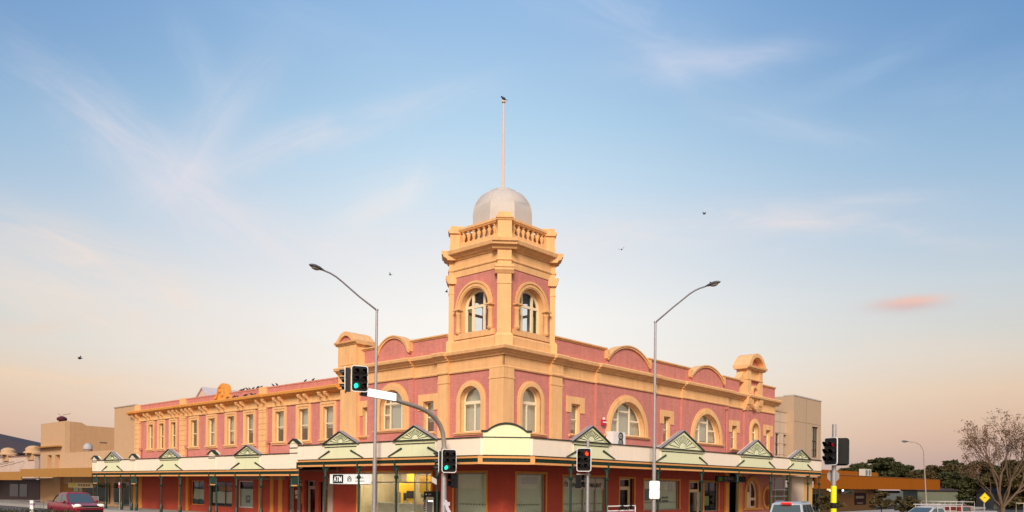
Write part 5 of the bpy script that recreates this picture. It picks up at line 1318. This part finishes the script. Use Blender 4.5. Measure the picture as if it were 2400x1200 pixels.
# right-hand signal on the near corner
SP = Vector((13.45, 33, 0))
t = thing('traffic_signal', 'thick pole with red signal, back board, octagon plate and yellow sleeve at right', 'traffic signal', SP)
m = MB(); m.path([SP, SP+UP*4.9], [.10, .085], 14); m.build('pole', GALV, t, smooth=50)
m = MB(); m.path([SP+UP*1.62, SP+UP*2.32], .12, 14); m.build('yellow_sleeve', HIVIS, t, smooth=50); m = MB(); m.path([SP+UP*.9, SP+UP*1.38], .12, 14); m.build('yellow_sleeve', HIVIS, t, smooth=50)
m = MB(); m.path([SP+UP*1.38, SP+UP*1.62], .11, 14); m.build('dark_band', BLACK, t, smooth=50)
sig_head(t, SP+Vector((-.22, -.2, 3.76)), ang(-68), 2, (1, 0, mat('dim red signal', (.35, .01, .02), .3, var=0, emit=(.8, .01, .03, .45))), w=.74, h=1.16)
sig_head(t, SP+Vector((.30, .15, 3.76)), ang(158), 2, w=.74, h=1.16, back_white=False)
m = MB(); m.prism(F(SP+Vector((.02, .12, 2.74)), (1, 0, 0), (0, -1, 0)), [(.27*math.cos(R_(22.5+45*k)), .27*math.sin(R_(22.5+45*k))) for k in range(8)], 0, .015); m.build('octagon_plate', mat('grey sign back', (.34, .32, .32), .5, metal=.4), t)
# parking sign and diamond sign
t = thing('parking_sign', 'slim pole with small red and white sign beside the red terrace wall', 'sign', FL(38.1, 3.6, 0))
c = FL(38.1, 3.6, 0); m = MB(); m.path([c, c+UP*2.25], .03, 8); m.build('pole', GALV, t)
fb = F(c, ang(-50).cross(UP)*-1, ang(-50)); MB().box(fb, -.22, .22, .03, .045, 1.75, 2.22).build('plate', mat('pink red sign', (.6, .06, .10), .5), t); MB().box(fb, -.20, .20, .046, .05, 2.02, 2.18).build('white_panel', WHITE, t)
t = thing('warning_sign', 'yellow diamond warning sign on a thin post below the bare tree', 'sign', (28.75, 48, -.3))
m = MB(); m.path([Vector((28.75, 48.05, -.3)), Vector((28.75, 48.05, 2.0))], .035, 8); m.build('post', GALV, t)
fb = F((28.75, 48, 1.74), (1, 0, 0), (0, -1, 0)); MB().prism(fb, [(-.32, 0), (0, .32), (.32, 0), (0, -.32)], 0, .015).build('plate', YELLOW, t)
MB().band(fb, [(-.29, 0), (0, .29), (.29, 0), (0, -.29), (-.29, 0)], [(-.275, 0), (0, .275), (.275, 0), (0, -.275), (-.275, 0)], .015, .018).build('border', INK, t)
m = MB(); m.band(fb, [(-.1, -.02), (-.03, .05), (.03, .05), (.1, -.02)], [(-.08, -.03), (-.02, .02), (.02, .02), (.08, -.03)], .015, .018); m.build('symbol', INK, t)

# ================================================================== vehicles
CARWIN = mat('car window', (.06, .085, .09), .06, var=0, spec=.9)
SMOKE = mat('black car trim', (.015, .015, .016), .45, var=0)
RIM = mat('alloy rim', (.4, .4, .42), .3, metal=.8, var=0)


def car(name, label, cat, paint, lower, cab, wheels, sidewin, loc, head, wr=.36, extra=None, rear_glass=True, group=None):
    """lower: stations (x, zb, zt, w); cab: (x0b, x1b, zb, wb, x0t, x1t, zt, wt); local x forward, y left"""
    t = thing(name, label, cat, (0, 0, 0), group)
    m = MB(); n = 0; vs = []; fs = []
    for x, zb, zt, w in lower:
        h = zt-zb
        hp = [(w*.55, zb), (w*.88, zb+.03), (w*.98, zb+.22*h), (w, zb+.55*h), (w*.985, zb+.78*h), (w*.94, zt-.06), (w*.84, zt-.015), (w*.4, zt+.015)]
        ring = [(y, z) for y, z in hp]+[(-y, z) for y, z in reversed(hp)]
        n = len(ring); vs += [Vector((x, y, z)) for y, z in ring]
    k = len(lower)
    fs = [(i*n+j, i*n+(j+1) % n, (i+1)*n+(j+1) % n, (i+1)*n+j) for i in range(k-1) for j in range(n)]+[tuple(range(n)), tuple(range((k-1)*n, k*n))]
    m.add(vs, fs); m.build('body', paint, t, smooth=42)
    x0b, x1b, zb, wb, x0t, x1t, zt, wt = cab
    B = {('b', -1): Vector((x0b, 0, zb)), ('b', 1): Vector((x1b, 0, zb)), ('t', -1): Vector((x0t, 0, zt)), ('t', 1): Vector((x1t, 0, zt))}
    def cp(lv, s, q, side):   # corner
        v = B[(lv, s)].copy(); v.y = q*(wb if lv == 'b' else wt); return v
    m = MB(); rr_ = []
    for f_, (xa, xb, z, w) in ((0, (x0b, x1b, zb, wb)), (.55, None and 0 or (0, 0, 0, 0)), (.93, (0, 0, 0, 0)), (1, (0, 0, 0, 0))):
        xa = x0b+(x0t-x0b)*f_; xb = x1b+(x1t-x1b)*f_; z = zb+(zt-zb)*f_; w = wb+(wt-wb)*f_
        if f_ == 1: xa += .12; xb -= .12; w -= .12; z += .03
        rr_.append([(xa, -w, z), (xa, w, z), (xb, w, z), (xb, -w, z)])
    vs = [Vector(p) for r in rr_ for p in r]
    fs = [(i*4+j, i*4+(j+1) % 4, (i+1)*4+(j+1) % 4, (i+1)*4+j) for i in range(3) for j in range(4)]+[(0, 1, 2, 3), (12, 13, 14, 15)]
    m.add(vs, fs); m.build('cabin', paint, t, smooth=20)
    def panel(a, b_, c, d, u0, u1, v0, v1, nm, mt=CARWIN, off=.012):
        def pt(u, v): return (a*(1-u)+b_*u)*(1-v)+(d*(1-u)+c*u)*v
        q = [pt(u0, v0), pt(u1, v0), pt(u1, v1), pt(u0, v1)]
        nn = (q[1]-q[0]).cross(q[3]-q[0]).normalized()
        ctr = (a+b_+c+d)/4
        if nn.dot(ctr-Vector(((x0b+x1b)/2, 0, zb))) < 0: nn = -nn
        MB().add([p+nn*off for p in q]+[p-nn*.01 for p in q], [(0, 1, 2, 3), (4, 5, 6, 7), (0, 1, 5, 4), (1, 2, 6, 5), (2, 3, 7, 6), (3, 0, 4, 7)]).build(nm, mt, t)
    panel(cp('b', 1, -1, 0), cp('b', 1, 1, 0), cp('t', 1, 1, 0), cp('t', 1, -1, 0), .05, .95, .04, .90, 'windscreen')
    if rear_glass: panel(cp('b', -1, -1, 0), cp('b', -1, 1, 0), cp('t', -1, 1, 0), cp('t', -1, -1, 0), .06, .94, .06, .86, 'rear_window')
    for q in (-1, 1):
        for u0, u1 in sidewin:
            panel(cp('b', -1, q, 0), cp('b', 1, q, 0), cp('t', 1, q, 0), cp('t', -1, q, 0), u0, u1, .08, .86, 'side_window')
    wmax = max(s[3] for s in lower)
    for x in wheels:
        for q in (-1, 1):
            wl = MB().lathe((x, q*(wmax-.12), wr), [(wr*.6, -.11), (wr*.96, -.11), (wr, -.07), (wr, .07), (wr*.96, .11), (wr*.6, .11)], 20, axis=(0, q, 0)).build('wheel', TYRE, t, smooth=40)
            MB().lathe((x, q*(wmax-.12), wr), [(wr*.62, .10), (wr*.60, .125), (wr*.2, .11), (.02, .12)], 12, axis=(0, q, 0)).build('rim', RIM, wl)
            MB().band(F((x, q*(wmax-.02), 0), (1, 0, 0), (0, q, 0)), [((wr+.09)*math.cos(R_(a)), wr+(wr+.09)*math.sin(R_(a))) for a in range(-20, 201, 20)], [((wr+.01)*math.cos(R_(a)), wr+(wr+.01)*math.sin(R_(a))) for a in range(-20, 201, 20)], -.06, .035).build('wheel_arch', paint, t, smooth=40)
            # door mirrors once per side
        
    for q in (-1, 1):
        m = MB(); m.ell((x1b-.35, q*(wb+.14), zb+.10), (.09, .12, .09)); m.build('mirror', paint, t, smooth=60)
    if extra: extra(t)
    t.location = loc; t.rotation_euler = (0, 0, R_(head))
    return t


def ute_extra(t):
    for q in (-1, 1):
        m = MB(); m.add([(2.50, q*.42, .86), (2.28, q*.90, .90), (2.02, q*.93, 1.03), (2.40, q*.48, 1.0), (2.58, q*.42, .83), (2.36, q*.92, .86)], [(0, 1, 2, 3), (4, 5, 1, 0), (4, 0, 3), (5, 1, 2)])
        m.ell((2.40, q*.70, .96), (.22, .24, .12)); m.build('headlight', HEADL, t, smooth=60)
    MB().box(FW, 2.52, 2.64, -.46, .46, .86, .96).build('grille', SMOKE, t); MB().box(FW, 2.60, 2.665, -.52, .52, .82, .87).build('grille_bar', CHROME, t)
    MB().box(FW, 2.55, 2.68, -.62, .62, .52, .70).build('lower_intake', SMOKE, t); MB().box(FW, 2.5, 2.66, -.80, .80, .70, .78).build('bumper', REDPAINT, t)
    MB().box(FW, 2.665, 2.675, -.2, .2, .62, .70).build('number_plate', WHITE, t)
    m = MB()
    for q in (-1, 1): m.path([(-1.75, q*.82, 1.16), (-1.25, q*.76, 1.52), (-1.1, q*.70, 1.60)], .035, 6)
    m.path([(-1.1, -.70, 1.60), (-1.1, .70, 1.60)], .035, 6); m.build('sports_bar', SMOKE, t)
    m = MB()
    for q in (-1, 1): m.path([(-2.55, q*.88, 1.19), (-1.2, q*.88, 1.19)], .03, 6)
    m.build('tub_rail', SMOKE, t)


car('pickup_truck', 'dark red dual cab pickup with pale headlights facing the corner, left of the verandah', 'pickup', REDPAINT,
    [(2.62, .45, .80, .70), (2.54, .42, .96, .84), (2.2, .40, 1.06, .92), (1.3, .38, 1.12, .93), (-.9, .38, 1.15, .93), (-2.5, .45, 1.16, .92), (-2.62, .5, 1.1, .88)],
    (-1.1, 1.25, 1.10, .87, -.85, .40, 1.76, .68), (1.75, -1.55), [(.06, .44), (.50, .92)], (-29.25, 52.9, -.29), -42, wr=.39, extra=ute_extra)


def suv_extra(t):
    MB().box(FW, -2.32, -2.14, -.26, .26, 1.80, 1.88).build('brake_light', TAILL, t)
    for q in (-1, 1):
        MB().box(FW, -2.44, -2.25, q*.86-.08, q*.86+.08, .80, 1.12).build('tail_light', TAILL, t)
        m = MB(); m.path([(-1.7, q*.64, 1.93), (.1, q*.64, 1.91)], .025, 6); m.build('roof_rail', RIM, t)
    MB().box(FW, -2.42, -2.30, -.3, .3, .78, .92).build('number_plate', WHITE, t); MB().box(FW, -2.5, -2.3, -.85, .85, .42, .62).build('bumper', SMOKE, t)


car('four_wheel_drive', 'silver four wheel drive seen from behind with red brake light, before the tan building', 'car', SILVER,
    [(2.35, .45, .9, .78), (2.2, .4, 1.0, .88), (1.9, .4, 1.08, .92), (1.0, .38, 1.12, .93), (-2.25, .42, 1.13, .93), (-2.4, .46, 1.08, .9)],
    (-2.35, 1.0, 1.10, .88, -2.08, .25, 1.86, .72), (1.5, -1.45), [(.05, .34), (.38, .64), (.68, .93)], (15.3, 42.6, -.40), 59, extra=suv_extra)


def tail_extra(t):
    for q in (-1, 1): MB().box(FW, -2.08, -1.9, q*.72-.14, q*.72+.14, .72, .92).build('tail_light', TAILL, t)


HATCH = [(2.0, .4, .7, .7), (1.9, .38, .82, .82), (1.2, .36, .93, .86), (-1.7, .38, .98, .86), (-2.0, .45, .95, .8)]
HCAB = (-1.85, 1.1, .92, .80, -1.3, .05, 1.46, .62)
car('hatchback', 'dark red car with lit tail light cut off by the left edge of the picture', 'car', REDPAINT, HATCH, HCAB, (1.25, -1.25), [(.10, .46), (.52, .9)], (-31.2, 46.0, -.3), 118, wr=.31, extra=tail_extra)


def rack_extra(t):
    m = MB()
    for x in (-.9, .2, -2.0):
        m.path([(x, -.8, 1.0), (x, -.74, 1.62), (x, .74, 1.62), (x, .8, 1.0)], .03, 6)
    for q in (-1, 1): m.path([(-2.1, q*.74, 1.64), (.4, q*.74, 1.64)], .03, 6)
    m.build('ladder_rack', WHITEC, t)


car('work_ute', 'white work ute with ladder rack parked to the right of the orange building', 'ute', WHITEC, [(2.4, .4, .75, .72), (2.3, .38, .9, .84), (1.0, .36, 1.0, .88), (-2.3, .4, 1.0, .88), (-2.4, .45, .95, .84)],
    (-.7, 1.2, .98, .80, -.45, .35, 1.5, .64), (1.4, -1.4), [(.08, .9)], (25.6, 48.5, -.35), 205, wr=.33, extra=rack_extra)
# caged trailer and little red truck behind it
t = thing('cage_trailer', 'pale grey mesh sided trailer cage beside the white work ute', 'trailer', (31, 55, -.3))
fc = F((29.4, 54.4, 0), (1, .25, 0), (.25, -1, 0)); fc.e.normalize(); fc.n.normalize()
MB().box(fc, 0, 3.0, -1.6, 0, .1, .35).build('tray', GALV, t)
m = MB()
for d in (0, -1.6):
    for u in (0, 1.0, 2.0, 3.0): m.path([fc(u, d, .3), fc(u, d, 1.32)], .018, 6)
    for z in (.7, 1.05, 1.38): m.path([fc(0, d, z), fc(3.0, d, z)], .022, 6)
for u in (0, 3.0): m.path([fc(u, 0, 1.38), fc(u, -1.6, 1.38)], .022, 6)
m.build('cage', mat('pale grey tube', (.5, .46, .42), .5), t)
for u in (.9, 2.0): MB().lathe(fc(u, .05, -.02), [(.1, -.08), (.28, -.08), (.28, .08), (.1, .08)], 16, axis=fc.n).build('wheel', TYRE, t)
t = thing('red_truck', 'small red truck cab partly hidden behind the mesh trailer', 'truck', (33.4, 57.5, -.3))
fc = F((32.2, 57, 0), (1, .1, 0), (.1, -1, 0)); m = MB(); m.prism(fc, [(0, -.1), (0, .6), (.15, .95), (.25, 1.08), (.9, 1.08), (1.0, .9), (1.0, -.1)], -1.6, 0); m.build('cab', mat('truck red', (.22, .015, .012), .35, var=0), t)
MB().prism(fc, [(.2, .6), (.3, .98), (.85, .98), (.88, .6)], 0, .02).build('side_window', CARWIN, t)
MB().box(fc, 1.0, 3.0, -1.6, .05, .2, .7).build('tray_side', mat('truck tray grey', (.3, .28, .28), .5), t)
for u in (.5, 2.8): MB().lathe(fc(u, .02, .0), [(.1, -.1), (.33, -.1), (.33, .1), (.1, .1)], 16, axis=fc.n).build('wheel', TYRE, t)

# ================================================================== barriers, fences, hedge
def barrier(fr_, u0, u1, z0, z1, step, mt, label, cat, name, r=.02, rails=(0, 1)):
    t = thing(name, label, cat, fr_((u0+u1)/2, 0, z0))
    m = MB(); m.path([fr_(u0, 0, z0), fr_(u0, 0, z1), fr_(u1, 0, z1), fr_(u1, 0, z0)], r*1.4, 6); m.path([fr_(u0, 0, z0+.15), fr_(u1, 0, z0+.15)], r, 6); m.build('frame', mt, t)
    m = MB(); k = int((u1-u0)/step)
    for i in range(1, k): u = u0+(u1-u0)*i/k; m.path([fr_(u, 0, z0+.15), fr_(u, 0, z1)], r*.6, 5)
    b_ = m.build('bars', mt, t); b_['kind'] = 'stuff'
    return t


fb = F(FL(44.6, 3.7, 0), -eL, -eR)
barrier(fb, 0, 2.5, 0, 1.0, .12, GALV, 'grey steel crowd barrier standing on the pavement beside the first verandah posts', 'barrier', 'crowd_barrier')
ff = F((-33.5, 51.5, 0), (1, -.12, 0), (0, -1, 0)); ff.e.normalize()
FEN = mat('grey fence paint', (.22, .20, .20), .6)
barrier(ff, 0, 3.2, -.3, .98, .11, FEN, 'grey steel pool fence along the median at far left', 'fence', 'steel_fence')
t = thing('bollard_sign', 'white rectangular marker post standing in front of the grey fence at left', 'bollard', (-30.6, 50.4, -.3))
MB().box(FW, -30.72, -30.5, 50.3, 50.45, -.3, 1.0).build('post', WHITE, t); MB().box(FW, -30.73, -30.49, 50.29, 50.46, .7, .82).build('band', mat('mauve band', (.4, .3, .45), .6), t)
ff = F((37.2, 55, 0), (1, -.05, 0), (0, -1, 0))
barrier(ff, -2.0, 3.5, -.3, 1.32, .5, mat('cream tube', (.6, .5, .38), .6), 'cream tube fence under the bare tree at the right edge', 'fence', 'tube_fence')
t = thing('cafe_barrier', 'white rail barrier with two dark arches outside the cream framed door', 'barrier', FR(7.9, 2.0, 0))
m = MB(); f = FR
m.path([f(6.4, 2.0, 0), f(6.4, 2.0, 1.12), f(9.2, 2.0, 1.12), f(9.2, 2.0, 0)], .04, 8); m.path([f(6.4, 2.0, .86), f(9.2, 2.0, .86)], .035, 8); m.build('rails', WHITE, t)
for u in (7.75, 8.65):
    m = MB(); m.band(f, [(u-.36, .92), (u-.31, 1.04), (u-.15, 1.13), (u, 1.16), (u+.15, 1.13), (u+.31, 1.04), (u+.36, .92)], [(u-.28, .92), (u-.24, .98), (u-.12, 1.04), (u, 1.06), (u+.12, 1.04), (u+.24, .98), (u+.28, .92)], 2.06, 2.1); m.build('arch', BLACK, t)
MB().box(f, 6.45, 9.15, 1.98, 2.02, .3, .82).build('panel', mat('pink banner', (.5, .12, .14), .6), t)


def leaves(m, c, r, k, s, rng, shell=.55):
    for i in range(k):
        while True:
            v = Vector((rng.uniform(-1, 1), rng.uniform(-1, 1), rng.uniform(-1, 1)))
            if shell**2 < v.length_squared <= 1 or (v.length_squared <= 1 and rng.random() < .25): break
        p = Vector(c)+Vector((v.x*r[0], v.y*r[1], v.z*r[2]))
        a = Vector((rng.gauss(0, 1), rng.gauss(0, 1), rng.gauss(0, .7))).normalized(); b_ = a.cross(Vector((rng.gauss(0, 1), rng.gauss(0, 1), rng.gauss(0, 1)))).normalized()
        q = s*rng.uniform(.6, 1.3)
        m.v += [p-a*q, p+b_*q*.42, p+a*q, p-b_*q*.42]; n = len(m.v); m.f.append((n-4, n-3, n-2, n-1))


def tree(label, loc, blobs, leafm, trunk_h, tr=.25, s=.22, k=170, cat='tree', name='leafy_tree', seed=1, sub=9, bark=None, group=None):
    """blobs: (dx, dy, z, rx, ry, rz); every blob is broken into small clumps with gaps between"""
    rng = random.Random(seed); t = thing(name, label, cat, loc, group)
    L = Vector(loc); m = MB(); tk = MB()
    tk.path([L, L+UP*trunk_h*.5+Vector((.1, 0, 0)), L+UP*trunk_h], [tr, tr*.8, tr*.6], 8)
    for dx_, dy_, z, rx, ry, rz in blobs:
        c = L+Vector((dx_, dy_, z))
        tk.path([L+UP*trunk_h*.9, (L+UP*trunk_h*.9).lerp(c, .5)+Vector((rng.uniform(-.2, .2), 0, .1)), c], [tr*.5, tr*.35, tr*.1], 6)
        for i in range(sub):
            v = Vector((rng.gauss(0, 1), rng.gauss(0, 1), rng.gauss(0, 1))).normalized()*rng.uniform(.35, 1.0)
            cc = c+Vector((v.x*rx, v.y*ry, v.z*rz)); q = rng.uniform(.28, .5)
            tk.path([c, cc], [tr*.12, tr*.05], 4)
            leaves(m, cc, (rx*q, ry*q, rz*q*.8), k, s, rng)
    tk.build('trunk', bark or BARKD, t); m.build('crown', leafm, t, recalc=False)
    return t


tree('broad dark green tree rising behind the orange fascia building', (53.5, 116, -.3), [(-4.0, 0, 4.3, 2.2, 2, 1.2), (-1.6, .5, 5.2, 2.0, 2, 1.2), (.6, 0, 6.1, 1.7, 2, 1.0), (2.9, 0, 5.6, 1.9, 2, 1.2), (4.3, 0, 4.6, 1.6, 2, 1.3), (0, 0, 4.4, 3.6, 2.5, 1.4)], LEAF, 3, .4, .30, 260, seed=2, sub=12)
tree('low rounded green tree left of the distant thin lamp post', (60.3, 116, -.3), [(-1.8, 0, 3.8, 1.8, 2, 1.3), (.4, 0, 4.5, 1.8, 2, 1.2), (2.6, 0, 3.9, 1.8, 2, 1.3)], LEAF, 2.4, .35, .30, 240, seed=3, sub=11)
tree('tall open tree with puffy dark tufts right of the distant thin lamp post', (63.6, 114, -.3), [(-1.4, 0, 4.6, .9, 1, .8), (.2, 0, 6.1, 1.2, 1, .9), (1.0, 0, 5.0, 1.1, 1, .9), (2.4, 0, 5.5, .5, .6, .3), (-.4, 0, 3.6, 1.6, 1, 1.1)], LEAF, 3.6, .3, .26, 150, seed=4, sub=8)
BR = [((-2.0, 0, 3.0, 1.7, 1.5, 1.5), (.2, 0, 3.7, 1.8, 1.5, 1.3), (2.0, 0, 3.1, 1.7, 1.5, 1.5), (0, 0, 2.2, 2.4, 1.5, 1.4)), ((-1.8, 0, 3.4, 1.8, 1.5, 1.5), (.8, 0, 4.1, 1.9, 1.5, 1.2), (2.4, 0, 3.0, 1.6, 1.5, 1.7), (.4, 0, 2.3, 2.4, 1.5, 1.4))]
for k, (x, y, lab) in enumerate(((64.2, 109, 'dark brownish tree just right of the orange fascia end'), (67.6, 107, 'brown green tree behind the work ute and mesh trailer'), (70.2, 106, 'brown green tree behind the yellow diamond sign'), (73.2, 105, 'dark brown green tree at the far right behind the bare tree'), (61.2, 113, 'dull green tree directly behind the right end of the orange fascia'), (66.0, 101, 'low brown green tree in front of the shed right of the orange fascia'))):
    bl = [(a_*1.25, b_, c_*1.28+(.5 if k == 3 else 0), d_*1.25, e_, f_*1.2) for a_, b_, c_, d_, e_, f_ in BR[k % 2]]+[(0, 0, 1.4, 3.0, 1.5, 1.2)]
    tree(lab, (x, y, -.3), bl, LEAFB if k else LEAF, 2.0, .25, .28, 250, seed=10+k, sub=12)
for x, y, z, sc, lab, sd in ((24.0, 60, 1.0, .9, 'small dark street tree behind the yellow sleeved signal pole', 21), (28.5, 61, 1.25, 1.0, 'small street tree in front of the orange building doors', 22), (31.6, 62.5, .9, .8, 'small bushy street tree beside the plum poster', 23), (33.6, 68, .8, .9, 'small brown street tree right of the plum poster', 24)):
    tree(lab, (x, y, -.3), [(-.4*sc, 0, z+.3, .7*sc, .6, .5), (.5*sc, 0, z+.1, .7*sc, .6, .5), (0, 0, z+.75, .6*sc, .5, .35)], LEAFB, z, .06, .13, 60, seed=sd, sub=7, cat='street tree')
# big half-bare tree at the right
rng = random.Random(31); t = thing('bare_tree', 'tall half bare tree with pale fanning branches and sparse leaves at right edge', 'tree', (37.3, 60, -.3))
tk = MB(); lf = MB(); base = Vector((37.3, 60, -.3))
def grow(p, d, L, r, lv):
    mid = p+d*L*.5+Vector((rng.uniform(-.06, .06), rng.uniform(-.06, .06), 0))*L; e = p+d*L+UP*L*.04
    tk.path([p, mid, e], [r, r*.82, r*.62], 6 if lv < 3 else 4)
    if lv >= 4:
        for q in range(rng.choice((0, 1, 1, 2))):
            leaves(lf, p.lerp(e, rng.uniform(.4, 1.1)), (.24, .24, .24), rng.randint(4, 9), .07, rng, 0)
    if lv >= 6 or L < .28: return
    k = 3 if lv in (1, 2, 3) else 2
    for i in range(k):
        a = Vector((rng.gauss(0, 1), rng.gauss(0, .8), rng.gauss(.25, .5))).normalized()
        nd = (d+a*(.50 if lv else .4)).normalized()
        nd.z = max(nd.z, .05 if lv > 2 else .3)
        grow(mid.lerp(e, rng.uniform(.3, 1)) if i else e, nd.normalized(), L*rng.uniform(.62, .82), r*.58, lv+1)
tk.path([base, base+UP*1.2], [.24, .17], 10)
for d, L, r in (((-.25, 0, 1), 2.15, .085), ((-.02, .1, 1), 2.35, .09), ((.24, -.1, 1), 2.25, .085), ((.75, 0, .8), 2.1, .10), ((-.62, .1, .85), 1.55, .05), ((.45, .2, 1), 2.2, .07)):
    grow(base+UP*1.15, Vector(d).normalized(), L, r, 1)
tk.build('trunk', BARK, t); lf.build('crown', LEAFS, t, recalc=False)
# pale sheds beyond the yard
for x0, x1, y, z, c, lab in ((55.5, 61, 108, 2.1, (.13, .14, .10), 'dull green shed wall under the trees right of the orange awning'), (63.5, 68.5, 104, 1.9, (.17, .155, .14), 'dull grey shed behind the yellow diamond sign')):
    t = thing('shed', lab, 'shed', ((x0+x1)/2, y, -.3)); MB().box(FW, x0, x1, y, y+4, -.3, z).build('wall', mat('shed %.0f' % x0, c, .7, streaks=.1), t); MB().profile(F((0, y+2, 0), (1, 0, 0), (0, -1, 0)), [(2.3, z), (0, z+.7), (-2.3, z)], x0-.2, x1+.2).build('roof', DROOF, t)
# hedge strip on the median at far left
rng = random.Random(5); m = MB()
for i in range(34): leaves(m, (-30.6+i*.16, 46.6-i*.02, .1+rng.uniform(0, .12)), (.35, .3, .42), 90, .07, rng, .2)
h = tag(m.build('hedge', LEAF, None, recalc=False), 'low dark green hedge along the bottom left corner of the street', 'hedge'); reorigin(h, (-28.6, 46.6, -.3))

# ================================================================== birds
def bird_mesh(fly=False):
    m = MB(); rt = Matrix.Rotation(R_(-38 if not fly else -4), 3, 'Y')
    m.ell((0, 0, .10 if not fly else 0), (.13, .065, .07), 10, 7, rt)
    hd = Vector((.11, 0, .205)) if not fly else Vector((.15, 0, .02))
    m.ell(hd, (.045, .04, .04), 8, 6); m.lathe(hd+Vector((.035, 0, 0)), [(.014, 0), (.002, .035)], 5, axis=(1, 0, -.1))
    tb = Vector((-.09, 0, .04)) if not fly else Vector((-.12, 0, 0))
    m.add([tb+Vector((0, .03, 0)), tb+Vector((0, -.03, 0)), tb+Vector((-.14, -.035, -.06 if not fly else 0)), tb+Vector((-.14, .035, -.06 if not fly else 0))], [(0, 1, 2, 3)])
    if fly:
        for q in (-1, 1):
            m.add([(.06, q*.04, .02), (-.06, q*.04, .01), (-.05, q*.22, .13), (.05, q*.24, .14), (-.08, q*.42, .17)], [(0, 1, 2, 3), (3, 2, 4)])
    else:
        m.path([(.0, .02, 0), (.01, .02, .07)], .006, 4); m.path([(.0, -.02, 0), (.01, -.02, .07)], .006, 4)
    return m


pb = bird_mesh().build('perched_bird', BIRDM, None, smooth=50); fbm = bird_mesh(True).build('flying_bird', BIRDM, None, smooth=50)
used = {'p': False, 'f': False}
def bird(src, key, loc, yaw, sc, label, group=None, roll=0):
    o = src
    if used[key]: o = src.copy(); COL.objects.link(o)
    used[key] = True
    o.location = loc; o.rotation_euler = (R_(roll), 0, R_(yaw)); o.scale = (sc,)*3
    tag(o, label, 'bird', group)
rng = random.Random(9)
TOPB = 'small dark bird perched along the top of the terrace parapet, near the carved crest'
for u in (29.05-.9, 26.35, 25.93, 25.6, 25.33, 24.92, 24.6, 23.9, 23.75, 23.42, 21.64, 21.2):
    bird(pb, 'p', FL(u, rng.uniform(-.2, 0), 8.95 if not 22.2 < u < 23.4 else 8.98), rng.choice((20, 160, 40, 200)), rng.uniform(.72, .88), TOPB, 'birds on the parapet')
LEDB = 'small dark bird standing on the gold cornice ledge of the terrace'
for u in (27.4, 26.5, 26.2, 25.9, 24.95, 24.7, 24.0, 23.8, 23.55):
    bird(pb, 'p', FL(u, .28, 8.44), rng.choice((20, 160, 40, 200)), rng.uniform(.68, .82), LEDB, 'birds on the cornice ledge')
for u in (17.9, 17.0): bird(pb, 'p', FL(u, -.1, 8.95), 30, .8, 'small dark bird on the terrace parapet close to the gold end pedestal', 'birds near the pedestal')
bird(pb, 'p', cd+UP*23.27, 160, 1.1, 'dark bird perched on the tip of the tower flagpole')
for x, y, Y, yaw, sc, roll, lab in ((1650, 501, 45, 20, .62, 20, 'small bird flying high to the right of the dome'), (1457, 585, 45, 75, .55, -15, 'small bird flying between the tower and the right lamp'), (915, 644, 45, 170, .5, 5, 'small bird flying between the left lamp and the tower'), (187, 840, 45, 10, .75, 15, 'small bird flying low above the far left rooftops'), (1047, 684, 38, 190, .45, 0, 'small bird flying close to the left edge of the tower')):
    X, Z = (x-1200)/1850, (1139-y)/1850; c_, s_ = math.cos(R_(.52)), math.sin(R_(.52))
    bird(fbm, 'f', ((c_*X-s_*Z)*Y, Y, 2.2+(s_*X+c_*Z)*Y), yaw, sc, lab, None, roll)

t = thing('hanging_sign', 'pale cream and yellow hanging sign under the ochre awning left of the verandah', 'sign', FL(52, 1.5, 1.7))
MB().box(FL, 48.9, 55.2, 1.45, 1.55, 1.68, 2.14).build('board', mat('cream sign board', (.80, .66, .40), .5), t)
MB().box(FL, 53.4, 54.9, 1.551, 1.562, 1.74, 2.08).build('yellow_panel', mat('yellow green panel', (.70, .58, .10), .5), t)
for k in range(5): MB().box(FL, 49.8+k*.62, 50.25+k*.62, 1.551, 1.56, 1.80, 2.02).build('brown_mark', mat('brown lettering', (.35, .18, .06), .6), t)
for u in (49.5, 54.6):
    m = MB(); m.path([FL(u, 1.5, 2.14), FL(u, 1.5, 2.8)], .02, 6); m.build('hanger', BLACK, t)
